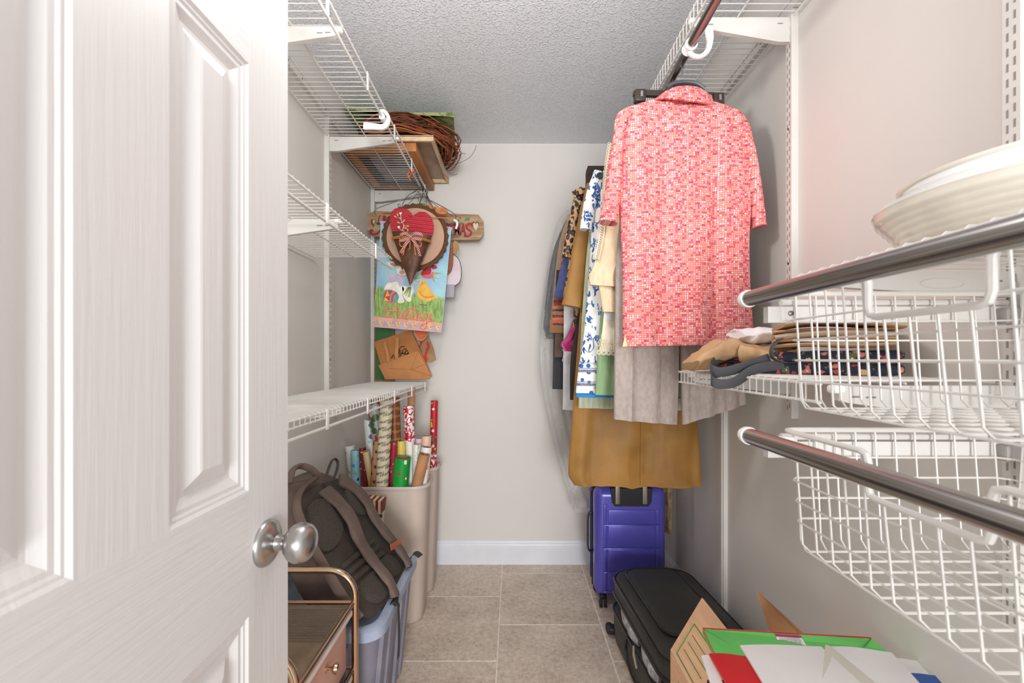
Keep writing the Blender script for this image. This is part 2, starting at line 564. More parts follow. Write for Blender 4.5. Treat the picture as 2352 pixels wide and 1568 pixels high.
def wire_shelf(name, label, xw, xf, z, y0, y1, brs, ladder=0.0, rail=0.0, drops=(), hb=(.055, .022)):
    t = thing(name, label, 'shelf', ((xw + xf) / 2, (y0 + y1) / 2, z))
    d = 1 if xf > xw else -1
    bm = NB()
    y = y0 + .006
    while y < y1 - .002:
        pts = [(xw + d * .012, y, z), (xf + d * .0025, y, z)]
        if ladder:
            pts = [(xw + d * .012, y, z), (xf, y, z), (xf + d * .0035, y, z - .003), (xf + d * .0035, y, z - ladder - .001)]
        tube(bm, pts, .00155, 5)
        y += .0254
    obj('wire_deck', bm, white_wire, t, kind='stuff')
    rods = [('back_rod', xw + d * .014, z - .004, .0026), ('middle_rod', xw + d * .55 * abs(xf - xw), z - .004, .0024), ('front_rod', xf, z - .0045, .0034)]
    if ladder: rods.append(('lip_rod', xf, z - ladder, .0030))
    if rail: rods.append(('hang_rail', xf, z - rail, .0042))
    for nme, x, zz, r in rods:
        bm = NB(); tube(bm, [(x, y0, zz), (x, y1, zz)], r, 8); obj(nme, bm, white_wire, t)
    for y in drops:
        bm = NB()
        rbox(bm, (xf + d * .003, y, z - rail / 2 - .002), (.004, .016, rail + .008), .0015, 2)
        obj('rail_clip', bm, white_plastic, t)
    for y in brs:
        bracket(t, xw + d * .02, xf - d * .012, y, z - .006, hb[0], hb[1])
    return t
dr = (.82, 1.13, 1.444, 1.77, 2.07, 2.38)
wire_shelf('wire_shelf', 'high white wire shelf holding the framed picture and twig wreath', XL, -.495, 2.162, .62, 2.465, (1.238, 1.853, 2.453), 0, .054, dr, (.062, .024))
wire_shelf('wire_shelf', 'short white wire shelf at chest height ending before the corner', XL, -.495, 1.606, .62, 1.735, (1.238,), 0, .046, (.82, 1.13, 1.53), (.062, .024))
wire_shelf('wire_shelf', 'low white wire shelf above the gift wrap rolls', XL, -.495, 1.062, .62, 2.468, (1.238, 1.853, 2.453), .021, .046, dr, (.050, .020))
wire_shelf('wire_shelf', 'high white wire shelf above the hanging clothes', XR, .520, 2.212, .30, 2.46, (.703, 1.271, 1.84), .05, 0, (), (.07, .024))
wire_shelf('wire_shelf', 'white wire shelf carrying the floral bag and tan tote', XR, .520, 1.160, .722, 1.337, (.703, 1.271), .036, 0, (), (.06, .024))
cs = wire_shelf('wire_shelf', 'white wire shelf under the white casserole dish', XR, .508, 1.347, .14, .770, (.703, .15), .03, 0, (), (.042, .022))
# embossed oval on the two nearest brackets
for sh_, zc in ((cs, 1.321),):
    bm = NB()
    tube(bm, [(.70 + .036 * math.cos(a), .6962, zc + .008 * math.sin(a)) for a in [2 * PI * k / 28 for k in range(28)]], .0008, 5, closed=True)
    obj('embossed_oval', bm, white_metal, sh_)

# J-shaped rod hooks
def jhook(label, pts, y, w0, w1, collar, ax):
    t = thing('rod_hook', label, 'hook', (pts[0][0], y, pts[0][1]))
    sp = smooth_path([(x, y, z) for x, z in pts], 6)
    n = len(sp)
    bm = NB()
    sweep(bm, sp, [(.0075, lerp(w0, w1, min(1, i / n * 1.6)) / 2) for i in range(n)], side=(0, 1, 0), n=12, p=.6)
    obj('arm', bm, white_plastic, t)
    bm = NB()
    cx, cz, r = collar
    lathe(bm, [(r * .72, -.016), (r, -.016), (r * 1.08, -.013), (r, -.009), (r, .009), (r * 1.08, .013), (r, .016), (r * .72, .016)], (cx, y, cz), (0, 1, 0), 20)
    obj('collar', bm, white_plastic, t)
def px2(pts, y):
    return [((P(a, b, y)).x, (P(a, b, y)).z) for a, b in pts]
rz = 2.117
jhook('white plastic rod hook under the shelf bracket above the pink shirt', px2([(1628, 66), (1630, 92), (1624, 118), (1607, 131), (1590, 127), (1579, 113)], 1.26), 1.26, .024, .010, (.521, rz, .0175), 1)
jhook('white plastic rod hook clipped to the shelf rail by the twig wreath', px2([(836, 290), (858, 291), (880, 292), (891, 281), (891, 266), (881, 256), (871, 258)], 1.62), 1.62, .028, .014, (-.495, 2.108, .011), 1)

# hanging rod
bm = NB(); tube(bm, [(.521, .30, rz), (.521, 2.48, rz)], .0135, 20)
tag(obj('closet_rod', bm, chrome, None, loc=(.521, 1.4, rz)), 'chrome closet rod that carries the clothes', 'rod')

# ------------------------------------------------------------------ sliding wire baskets
def basket(label, zr, barz, zb):
    t = thing('wire_basket', label, 'basket', (.61, .42, zb))
    x0, x1, ya, yb = .437, .792, .690, .150
    da, db, dip = .525, .389, .054
    r = .0016
    ins = .012
    zr2 = zr - .003
    H_ = zr - zb
    bm = NB()
    def drop_x(y, z_front):
        pts = [(x0, y, z_front), (x0 + ins, y, zb + .012), (x0 + ins + .012, y, zb), (x1 - ins - .012, y, zb), (x1 - ins, y, zb + .012), (x1, y, zr2)]
        tube(bm, pts, r, 5)
    def drop_y(x):
        tube(bm, [(x, ya, zr2), (x, ya - ins, zb + .012), (x, ya - ins - .012, zb), (x, yb + ins + .012, zb), (x, yb + ins, zb + .012), (x, yb, zr2)], r, 5)
    n = 11
    for i in range(n):
        drop_y(lerp(x0 + .020, x1 - .016, i / (n - 1)))
    y = ya - .028
    while y > yb + .02:
        drop_x(y, zr2 - (dip if db - .002 < y < da + .002 else 0))
        y -= .0318
    for k in range(1, 5):
        z = zr - .0318 * k - .012
        if z < zb + .02: break
        f = (zr - z) / H_
        i = ins * f
        a, b_, c, d = x0 + i, x1 - i, ya - i, yb + i
        rr = .012
        ring = [(a + rr, c, z), (b_ - rr, c, z), (b_, c - rr, z), (b_, d + rr, z), (b_ - rr, d, z), (a + rr, d, z), (a, d + rr, z), (a, c - rr, z)]
        if z > zr - dip:
            tube(bm, [(a, da, z), (a, c - rr, z), (a + rr, c, z), (b_ - rr, c, z), (b_, c - rr, z), (b_, d + rr, z), (b_ - rr, d, z), (a + rr, d, z), (a, d + rr, z), (a, db, z)], r, 5)
        else:
            tube(bm, ring, r, 5, closed=True)
    obj('wire_mesh', bm, white_wire, t, kind='stuff')
    bm = NB()
    q, e = .012, .016
    rim = [(x0, db - q, zr), (x0, yb + e, zr), (x0 + e, yb, zr), (x1 - e, yb, zr), (x1, yb + e, zr), (x1, ya - e, zr), (x1 - e, ya, zr), (x0 + e, ya, zr), (x0 + .004, ya - .004, zr), (x0, ya - e, zr), (x0, da + q, zr),
           (x0, da + .003, zr - .003), (x0, da, zr - q), (x0, da, zr - dip + q), (x0, da - .003, zr - dip + .003), (x0, da - q, zr - dip), (x0, db + q, zr - dip), (x0, db + .003, zr - dip + .003), (x0, db, zr - dip + q), (x0, db, zr - q), (x0, db - .003, zr - .003)]
    tube(bm, rim, .0042, 8, closed=True)
    obj('rim', bm, white_wire, t)
    xb = .392
    bm = NB(); tube(bm, [(xb, .08, barz), (xb, .712, barz)], .0128, 24)
    bar = obj('front_bar', bm, brushed, t)
    bm = NB()
    lathe(bm, [(0, .020), (.006, .019), (.011, .014), (.0142, .006), (.0146, 0), (.0146, -.004), (.0132, -.0045)], (xb, .712, barz), (0, 1, 0), 24)
    obj('end_cap', bm, white_plastic, bar)
    for y in (.665, .19):
        bm = NB(); rbox(bm, ((xb + x0) / 2 + .004, y, barz + .002), (x0 - xb - .006, .014, .010), .003, 2)
        obj('bar_clip', bm, white_plastic, t)
    for y, s in ((.7, 1),):
        bm = NB(); box(bm, .415, .815, y - .005, y + .008, zr - .046, zr - .020)
        sl = obj('slide_rail', bm, white_metal, t, smooth=False)
        bm = NB(); tube(bm, [(.44, y + .002, zr - .013), (.81, y + .002, zr - .013)], .0055, 8); obj('rail_bead', bm, white_metal, sl)
        bm = NB(); lathe(bm, [(0, 0), (.0045, 0), (.004, .002), (0, .003)], (.452, y - .005, zr - .031), (0, -1, 0), 12); obj('screw', bm, m_screw, sl)
        bm = NB(); rbox(bm, (.80, y - .012, zr - .036), (.03, .02, .026), .004, 2); obj('roller', bm, mat('grey_roller', (168, 164, 160), .4), sl)
brushed = mat('brushed_chrome_bar', (156, 153, 150), .24, 1, var=.22, vs=4, stretch=(160, .35, 160), detail=4)
basket('upper white wire basket with a chrome front bar', 1.303, 1.298, 1.121)
basket('lower white wire basket with a chrome front bar', 1.083, 1.070, .899)

# ------------------------------------------------------------------ casserole dish
m_dish = mat('cream_glazed_stoneware', (236, 228, 214), .16, coat=.4, var=.03, vs=14)
m_lid = mat('glossy_white_lid', (240, 240, 238), .1, coat=.5, var=.015)
cd = thing('casserole_dish', 'big white oval casserole dish with a lid on the wire shelf', 'dish', (.665, .545, 1.349))
ORG = (.668, .545, 1.3495)
bm = NB()
pr = [(0, 0), (.118, 0), (.124, .004)]
for k in range(5):
    r0 = .128 + .0065 * k
    z0 = .008 + .0085 * k
    pr += [(r0, z0), (r0 + .0030, z0 + .0018), (r0 + .0052, z0 + .0060)]
pr += [(.160, .053), (.162, .056), (.158, .058), (0, .058)]
lathe(bm, pr, ORG, n=64)
obj('dish', bm, m_dish, cd)
bm = NB()
lathe(bm, [(0, .0575), (.159, .0575), (.160, .061), (.150, .066), (.136, .074), (.130, .080), (.129, .086), (.124, .089), (.10, .093), (.05, .096), (0, .097)], ORG, n=64)
ld = obj('lid', bm, m_lid, cd)
bm = NB()
lathe(bm, [(.128, .085), (.133, .087), (.134, .0895), (.130, .0905), (.124, .0885)], ORG, n=64)
obj('lid_rim', bm, m_dish, ld)
bm = NB()
lathe(bm, [(0, .095), (.022, .096), (.018, .103), (.024, .110), (.02, .117), (0, .119)], ORG, n=32)
obj('lid_knob', bm, m_lid, ld)

# ------------------------------------------------------------------ floral bag, tan tote, white cloth on the shelf
m, nt, b = newmat('navy_floral_canvas', .8)
v = tc(nt)
wv = nd(nt, 'ShaderNodeVectorMath', {0: v, 1: nd(nt, 'ShaderNodeTexNoise', {'Vector': v, 'Scale': 60.0}).outputs[1]}, operation='MULTIPLY_ADD')
wv.inputs[1].default_value = (1, 1, 1)
dist_ = nd(nt, 'ShaderNodeVectorMath', {0: nd(nt, 'ShaderNodeTexNoise', {'Vector': v, 'Scale': 70.0}).outputs[1], 3: .018}, operation='SCALE').outputs[0]
vv = nd(nt, 'ShaderNodeVectorMath', {0: v, 1: dist_}, operation='ADD').outputs[0]
vd = nd(nt, 'ShaderNodeTexVoronoi', {'Vector': vv, 'Scale': 58.0})
rn = xyz(nt, vd.outputs['Color'])[0]
flower = ramp(nt, rn, [(0, (176, 60, 62)), (.3, (206, 120, 110)), (.5, (214, 170, 130)), (.66, (96, 104, 66)), (.85, (192, 76, 60))])
msk = ma(nt, 'MULTIPLY', lt(nt, vd.outputs['Distance'], .44), gt(nt, xyz(nt, vd.outputs['Color'])[1], .22))
core = lt(nt, vd.outputs['Distance'], .14)
c_ = mx(nt, msk, lin((36, 40, 58)), flower)
c_ = mx(nt, ma(nt, 'MULTIPLY', core, msk), c_, lin((226, 190, 160)))
sp_ = lt(nt, vor(nt, vv, 90), .18)
c_ = mx(nt, ma(nt, 'MULTIPLY', sp_, ma(nt, 'SUBTRACT', 1.0, msk)), c_, lin((120, 118, 84)))
nt.links.new(c_, b.inputs['Base Color'])
m_floral = m
m_webbing = mat('charcoal_webbing', (78, 78, 82), .8, bump=.4, bs=900, dist=.0006)
m_blackzip = mat('black_zip_tape', (48, 46, 47), .6)
m_tan = mat('tan_canvas', (196, 158, 118), .8, bump=.15, bs=700)
m_beige = mat('beige_straw_lining', (180, 160, 138), .8, bump=.2, bs=300)
m_whitecloth = mat('white_cotton_cloth', (244, 244, 246), .85, bump=.15, bs=90, dist=.003)
fb = thing('floral_bag', 'flat navy bag with red and cream flowers on the wire shelf', 'bag', (.66, 1.04, 1.163))
A, B_, C_, D_ = Vector((.528, 1.075, 0)), Vector((.785, .84, 0)), Vector((.815, 1.13, 0)), Vector((.60, 1.29, 0))
def slab_ring(z, grow):
    c = (A + B_ + C_ + D_) / 4
    cor = [c + (q - c) * grow for q in (A, B_, C_, D_)]
    out = []
    for i in range(4):
        p, q = cor[i], cor[(i + 1) % 4]
        for k in range(8):
            f = .06 + .88 * k / 7
            out.append(Vector((lerp(p.x, q.x, f), lerp(p.y, q.y, f), z + .0015 * math.sin(13 * f + i))))
    return out
for nme, z0, z1, mm, g in (('lower_panel', 1.1635, 1.186, m_floral, 1.0), ('zip_band', 1.186, 1.193, m_blackzip, .985), ('upper_panel', 1.193, 1.214, m_floral, 1.0)):
    bm = NB()
    loft(bm, [slab_ring(z0, g * .97), slab_ring(lerp(z0, z1, .25), g), slab_ring(lerp(z0, z1, .75), g), slab_ring(z1, g * .965)])
    obj(nme, bm, mm, fb)
def ribbon(bm, pts, wd, th, side, n=6):
    sweep(bm, smooth_path(pts, n), (wd / 2, th / 2), side=side, n=8, p=.35)
bm = NB()
ribbon(bm, [P(1768, 822, .96), P(1705, 843, .965), P(1662, 854, .975), P(1640, 851, .985), P(1632, 842, 1.005), P(1642, 829, 1.045), P(1676, 815, 1.08)], .022, .0022, (0, 0, 1), 10)
ribbon(bm, [P(1800, 836, .945), P(1735, 848, .945), P(1690, 876, .95), P(1660, 882, .955), P(1640, 878, .965), P(1634, 868, .98), P(1646, 857, 1.0), P(1685, 849, 1.02)], .022, .0022, (0, 0, 1), 10)
obj('carry_strap', bm, m_webbing, fb)

tt = thing('tan_tote', 'slouchy tan canvas tote folded over on top of the floral bag', 'bag', (.64, 1.03, 1.216))
bm = NB()
pts = smooth_path([P(1583, 838, 1.12), P(1606, 826, 1.12), P(1635, 813, 1.12), P(1668, 803, 1.12), P(1706, 808, 1.11), P(1745, 812, 1.10), P(1790, 806, 1.08), P(1830, 800, 1.06)], 9)
nS = len(pts)
sweep(bm, pts, [(.06 + .05 * math.sin(PI * i / nS), .006 + .020 * math.sin(PI * min(1, (i + 1.5) / nS * 1.2)) ** .7 + .0012 * math.sin(i * .9)) for i in range(nS)], side=(.35, 1, 0), n=40, p=.8)
crumple(bm, .014, 16, 3); crumple(bm, .005, 45, 8)
obj('body', bm, m_tan, tt)
bm = NB()
for k in range(4):
    zc = 1.226 + .0105 * k
    sweep(bm, smooth_path([(.62, 1.02, zc), (.68, .985, zc + .004), (.745, .94, zc + .006 * math.sin(k)), (.80, .90, zc + .002)], 5), (.085 - .006 * k, .0042), side=(.55, .8, 0), n=14, p=.6)
obj('folded_layer', bm, m_tan, tt)
bm = NB()
sweep(bm, smooth_path([(.615, 1.01, 1.243), (.67, .98, 1.251), (.735, .94, 1.252), (.795, .90, 1.246)], 5), (.075, .0085), side=(.55, .8, 0), n=14, p=.7)
obj('lining', bm, m_beige, tt)
bm = NB()
sweep(bm, smooth_path([(.62, 1.00, 1.270), (.68, .975, 1.277), (.74, .935, 1.273), (.806, .895, 1.262)], 5), (.078, .004), side=(.55, .8, 0), n=14, p=.6)
obj('flap', bm, m_tan, tt)
bm = NB()
ribbon(bm, [P(1812, 770, .965), P(1786, 783, .95), P(1772, 803, .945), P(1776, 822, .945), P(1800, 832, .95)], .026, .003, (.3, 1, 0))
obj('strap', bm, m_webbing, tt)
bm = NB()
pts = smooth_path([P(1692, 768, 1.17), P(1715, 769, 1.17), P(1750, 771, 1.16), P(1800, 772, 1.14), P(1850, 768, 1.12)], 10)
nS = len(pts)
sweep(bm, pts, [(.05 + .03 * math.sin(PI * i / nS), .010 + .010 * math.sin(PI * (i + 1) / (nS + 2)) ) for i in range(nS)], side=(.3, 1, 0), n=36)
crumple(bm, .012, 22, 5); crumple(bm, .004, 60, 2)
o = obj('folded_cloth', bm, m_whitecloth, None, loc=P(1750, 785, 1.16))
tag(o, 'crumpled white cotton cloth lying on the tan tote', 'cloth')
# ------------------------------------------------------------------ fabrics
def fabric(name, rgb, weave=500, bump=.25, rgb2=None, vs=9, stretch=(1, 1, 1), rough=.85, dist=.0006, var=.06, sheen=0):
    return mat(name, rgb, rough, var=var, vs=vs, bump=bump, bs=weave, stretch=stretch, rgb2=rgb2, dist=dist, sheen=sheen)
def patterned(name, rough=.8):
    m, nt, b = newmat(name, rough)
    v = tc(nt)
    x, y, z = xyz(nt, v)
    return m, nt, b, v, x, y, z
# pink shirt print: a grid of tiny dots and rings on a striped coral ground
m_shirt, nt, b, v, x, y, z = patterned('coral_dot_print_cotton', .75)
S = 1 / .0066
u_, w_ = ma(nt, 'MULTIPLY', x, S), ma(nt, 'MULTIPLY', z, S)
ci, cj = ma(nt, 'FLOOR', u_), ma(nt, 'FLOOR', w_)
fu = ma(nt, 'SUBTRACT', ma(nt, 'FRACT', u_), .5)
fw = ma(nt, 'SUBTRACT', ma(nt, 'FRACT', w_), .5)
d_ = ma(nt, 'SQRT', ma(nt, 'ADD', ma(nt, 'MULTIPLY', fu, fu), ma(nt, 'MULTIPLY', fw, fw)))
rnd = nd(nt, 'ShaderNodeTexWhiteNoise', {'Vector': cxyz(nt, ci, cj, 0.0)}, noise_dimensions='3D').outputs[0]
stripe = ma(nt, 'ADD', .25, ma(nt, 'MULTIPLY', .5, sm(nt, ma(nt, 'SINE', ma(nt, 'MULTIPLY', ci, .78)), -.5, .5)))
ground = mx(nt, stripe, lin((220, 106, 116)), lin((228, 126, 130)))
pick = ma(nt, 'ADD', rnd, ma(nt, 'MULTIPLY', stripe, .30))
dotc = ramp(nt, ma(nt, 'MULTIPLY', pick, .77), [(0, (206, 84, 102)), (.24, (234, 156, 126)), (.46, (232, 168, 162)), (.74, (240, 212, 204))])
c_ = mx(nt, lt(nt, d_, .39), ground, dotc)
kk = ma(nt, 'FLOORED_MODULO', ma(nt, 'ADD', ci, ma(nt, 'MULTIPLY', cj, 3.0)), 9.0)
isd = ma(nt, 'MULTIPLY', lt(nt, kk, 1.5), lt(nt, ma(nt, 'FLOORED_MODULO', cj, 2.0), .5))
ring = ma(nt, 'MULTIPLY', lt(nt, d_, .45), gt(nt, d_, .20))
c_ = mx(nt, ma(nt, 'MULTIPLY', isd, ring), c_, lin((150, 50, 74)))
nt.links.new(c_, b.inputs['Base Color'])
setbump(nt, b, nz(nt, v, 14, 3), .25, .006)
# leopard
m_leo, nt, b, v, x, y, z = patterned('leopard_print_satin', .5)
dn = nd(nt, 'ShaderNodeVectorMath', {0: nd(nt, 'ShaderNodeTexNoise', {'Vector': v, 'Scale': 40.0}).outputs[1], 3: .018}, operation='SCALE').outputs[0]
vv = nd(nt, 'ShaderNodeVectorMath', {0: v, 1: dn}, operation='ADD').outputs[0]
dd = vor(nt, mapp(nt, vv, (1.25, 1, .85)), 46)
gap = sm(nt, nz(nt, vv, 70, 1), .36, .42)
c_ = mx(nt, ma(nt, 'MULTIPLY', lt(nt, dd, .56), 1.0), lin((206, 162, 116)), mx(nt, ma(nt, 'MULTIPLY', gt(nt, dd, .20), gap), lin((146, 92, 54)), lin((34, 25, 21))))
nt.links.new(c_, b.inputs['Base Color'])
# blue and white floral
def toile(name, border=None):
    m, nt, b, v, x, y, z = patterned(name, .75)
    dn = nd(nt, 'ShaderNodeVectorMath', {0: nd(nt, 'ShaderNodeTexNoise', {'Vector': v, 'Scale': 30.0}).outputs[1], 3: .03}, operation='SCALE').outputs[0]
    vv = nd(nt, 'ShaderNodeVectorMath', {0: v, 1: dn}, operation='ADD').outputs[0]
    vd = nd(nt, 'ShaderNodeTexVoronoi', {'Vector': mapp(nt, vv, (1, 0, .9)), 'Scale': 24.0})
    r1 = xyz(nt, vd.outputs['Color'])[0]
    fl = ma(nt, 'MULTIPLY', lt(nt, vd.outputs['Distance'], .40), gt(nt, r1, .40))
    pet = gt(nt, nz(nt, v, 130, 2), .44)
    ld = nd(nt, 'ShaderNodeTexVoronoi', {'Vector': mapp(nt, vv, (1.6, 0, .55), rot=(0, .6, 0)), 'Scale': 58.0})
    leaf = ma(nt, 'MULTIPLY', lt(nt, ld.outputs['Distance'], .42), ma(nt, 'MULTIPLY', gt(nt, xyz(nt, ld.outputs['Color'])[1], .28), lt(nt, r1, .85)))
    stem = ma(nt, 'MULTIPLY', lt(nt, ma(nt, 'ABSOLUTE', ma(nt, 'SUBTRACT', nz(nt, mapp(nt, v, (1, 0, .6)), 14, 1), .5)), .008), gt(nt, nz(nt, v, 9, 1), .48))
    k = ma(nt, 'MINIMUM', ma(nt, 'ADD', ma(nt, 'ADD', ma(nt, 'MULTIPLY', fl, pet), leaf), stem), 1.0)
    blue = mx(nt, sm(nt, nz(nt, v, 60, 2), .4, .6), lin((44, 74, 140)), lin((72, 122, 190)))
    nt.links.new(mx(nt, k, lin((240, 239, 236)), blue), b.inputs['Base Color'])
    return m
m_toile = toile('white_cotton_with_blue_flowers')
m_band, nt, b, v, x, y, z = patterned('blue_floral_border_print', .75)
zz = ma(nt, 'MULTIPLY', z, 1.0)
vd = nd(nt, 'ShaderNodeTexVoronoi', {'Vector': mapp(nt, v, (1, 0, 1)), 'Scale': 38.0, 'Randomness': .55})
fl = lt(nt, vd.outputs['Distance'], .34)
eye = lt(nt, vd.outputs['Distance'], .12)
st = ma(nt, 'FRACT', ma(nt, 'MULTIPLY', zz, 1 / .052))
edge = ma(nt, 'MAXIMUM', lt(nt, st, .20), ma(nt, 'MULTIPLY', gt(nt, st, .26), lt(nt, st, .32)))
c_ = mx(nt, fl, lin((238, 238, 236)), mx(nt, eye, lin((52, 104, 178)), lin((42, 52, 100))))
c_ = mx(nt, edge, c_, mx(nt, gt(nt, nz(nt, v, 320, 1), .5), lin((96, 100, 134)), lin((150, 154, 178))))
nt.links.new(c_, b.inputs['Base Color'])
m_linen = fabric('crinkled_mauve_grey_linen', (182, 168, 161), 200, .7, (187, 173, 166), 60, (1.5, 1.5, .8), dist=.002)
m_mustard = fabric('mustard_brown_satin_cotton', (156, 111, 48), 600, .12, (168, 122, 58), 6, rough=.55, sheen=.1)
m_cream = fabric('peach_cream_crepe', (234, 206, 171), 420, .4, (237, 210, 176), 30, (2, 2, .8), dist=.0012)
m_lace = fabric('ivory_crochet_lace', (236, 226, 202), 500, .5)
m_green = fabric('sage_green_cotton', (146, 180, 132), 500, .2, (158, 190, 144), 12, (4, 4, .6))
m_sage = fabric('pale_sage_linen', (190, 198, 168), 500, .3, (200, 206, 180), 30, (4, 4, .5))
m_black = fabric('black_cloth', (42, 39, 40), 500, .25, (54, 50, 50))
m_brownblack = fabric('dark_brown_trouser_cloth', (58, 47, 42), 500, .25)
m_denim = fabric('blue_chambray', (78, 88, 138), 600, .3, (90, 100, 150), 30)
m_brownwool = fabric('tan_brown_wool', (146, 106, 72), 500, .3)
m_greybrown = fabric('taupe_trouser_cloth', (112, 92, 80), 500, .2)
m_charcoal = fabric('charcoal_suiting', (66, 66, 70), 500, .2)
m_whitefab = fabric('white_shirting', (226, 226, 228), 400, .2)
m_camel = fabric('camel_cloth', (198, 158, 118), 400, .2)
m_magenta = mat('magenta_satin', (196, 40, 120), .28, sheen=.4, rgb2=(150, 24, 86), vs=40)
m_knit, nt, b, v, x, y, z = patterned('brown_and_coral_band_knit', .9)
zb = ma(nt, 'FRACT', ma(nt, 'MULTIPLY', z, 1 / .12))
c_ = ramp(nt, zb, [(0, (74, 56, 48)), (.12, (190, 92, 66)), (.24, (214, 110, 84)), (.36, (92, 70, 58)), (.48, (176, 118, 84)), (.62, (84, 62, 52)), (.72, (190, 130, 90)), (.86, (180, 60, 52))])
c_ = mx(nt, ma(nt, 'MULTIPLY', lt(nt, vor(nt, mapp(nt, v, (1, 0, 1)), 110, rnd=.3), .22), 1.0), c_, lin((216, 176, 140)))
nt.links.new(c_, b.inputs['Base Color'])
m_bw, nt, b, v, x, y, z = patterned('black_lace_over_white', .8)
c_ = mx(nt, gt(nt, ma(nt, 'ABSOLUTE', ma(nt, 'SUBTRACT', nz(nt, v, 70, 2), .5)), .035), lin((36, 32, 34)), lin((216, 208, 204)))
nt.links.new(c_, b.inputs['Base Color'])
m_paisley, nt, b, v, x, y, z = patterned('navy_paisley_cotton', .8)
c_ = mx(nt, gt(nt, nz(nt, v, 80, 3), .54), lin((38, 44, 66)), lin((170, 178, 196)))
nt.links.new(c_, b.inputs['Base Color'])
def filmmat(name, tr, tint, rough=.12):
    m = bpy.data.materials.new(name)
    m.use_nodes = True
    nt = m.node_tree
    nt.nodes.remove(nt.nodes['Principled BSDF'])
    v = mapp(nt, tc(nt), (1.6, 1.6, .7))
    bp = nd(nt, 'ShaderNodeBump', {'Height': nz(nt, v, 26, 4, .65), 'Strength': 1.0, 'Distance': .02}).outputs[0]
    gl = nd(nt, 'ShaderNodeBsdfGlossy', {'Roughness': rough, 'Normal': bp, 'Color': (1, 1, 1, 1)}).outputs[0]
    df = nd(nt, 'ShaderNodeBsdfDiffuse', {'Color': lin(tint)}).outputs[0]
    tp = nd(nt, 'ShaderNodeBsdfTransparent', {'Color': (.97, .97, .97, 1)}).outputs[0]
    a = nd(nt, 'ShaderNodeMixShader', {0: .55, 1: df, 2: gl}).outputs[0]
    s = nd(nt, 'ShaderNodeMixShader', {0: tr, 1: a, 2: tp}).outputs[0]
    nt.links.new(s, nt.nodes['Material Output'].inputs[0])
    return m
m_film = filmmat('clear_garment_film', .83, (225, 224, 222))

# ------------------------------------------------------------------ garments
def interp_rows(rows, n):
    R = []
    for r in rows:
        if len(r) == 3: r = (r[0], r[1], r[0], r[2])
        R.append(r)
    sp = smooth_path([(a[0], a[1], 0) for a in R], n), smooth_path([(a[2], a[3], 0) for a in R], n)
    return [(p.x, p.y, q.x, q.y) for p, q in zip(*sp)]
def garment_bm(bm, rows, y, th=.03, fold=(.002, .010, 5.0), seed=0, n=72, sub=6, pw=.55, hang=0.0, xmax=.812, hollow=True):
    """a hanging cloth tube; rows are (py, px_left, px_right) or (pyl, pxl, pyr, pxr) seen at depth y"""
    rs = interp_rows(rows, sub)
    rings = []
    N_ = len(rs)
    for i, (pyl, pxl, pyr, pxr) in enumerate(rs):
        L_, R_ = P(pxl, pyl, y), P(pxr, pyr, y)
        L_.x = min(L_.x, xmax); R_.x = min(R_.x, xmax)
        v = i / (N_ - 1)
        amp = lerp(fold[0], fold[1], v)
        t = th * (min(1, .35 + 2.2 * v) if i < N_ * .3 else 1)
        ring = []
        for k in range(n):
            a = 2 * PI * k / n
            c_, s_ = math.cos(a), math.sin(a)
            u = .5 + .5 * math.copysign(abs(c_) ** .8, c_)
            p = L_.lerp(R_, u)
            yy = t * math.copysign(abs(s_) ** pw, s_)
            f = fold[2] * (p.x - L_.x) / .5 + seed
            wob = math.sin(2 * PI * f) + .55 * math.sin(2 * PI * f * 1.73 + seed * 3 + v * 2.2) + .3 * math.sin(2 * PI * f * 3.1 + 1.7 * v)
            edge = min(1.0, 4 * u, 4 * (1 - u))
            yy += amp * wob * (.35 + .65 * edge)
            ring.append(Vector((p.x, p.y + yy + hang * v, p.z)))
        rings.append(ring)
    if hollow:
        last = rings[-1]
        c = sum(last, Vector()) / n
        rings.append([Vector((lerp(c.x, q.x, .985), lerp(c.y, q.y, .8), q.z + .001)) for q in last])
        rings.append([Vector((lerp(c.x, q.x, .97), lerp(c.y, q.y, .7), q.z + .06)) for q in last])
    loft(bm, rings)
def gm(name, rows, y, m, parent, label=None, **k):
    bm = NB()
    garment_bm(bm, rows, y, **k)
    return obj(name, bm, m, parent, label=label)
def sleeve(name, pts, halfw, thick, y, m, parent, sub=6):
    sp = smooth_path([P(a, b_, y) for a, b_ in pts], sub)
    n = len(sp)
    hw = [lerp(halfw[0], halfw[1], i / (n - 1)) / F * y for i in range(n)]
    bm = NB()
    secs = [(thick * (.8 + .25 * i / n), hw[i] * (1 + .04 * math.sin(i * 1.7))) for i in range(n)]
    sweep(bm, sp, secs, side=(0, 1, 0), n=22, p=.8, cap=True)
    return obj(name, bm, m, parent)
RODX = .521
def garment(name, label, cat, y):
    return thing(name, label, cat, (RODX, y, 2.08), 'clothes on the closet rod')
m_hang = mat('black_plastic_hanger', (52, 50, 52), .4)
m_whang = mat('white_plastic_hanger', (226, 226, 226), .35)
m_hook = mat('polished_hook_wire', (205, 205, 205), .2, 1)
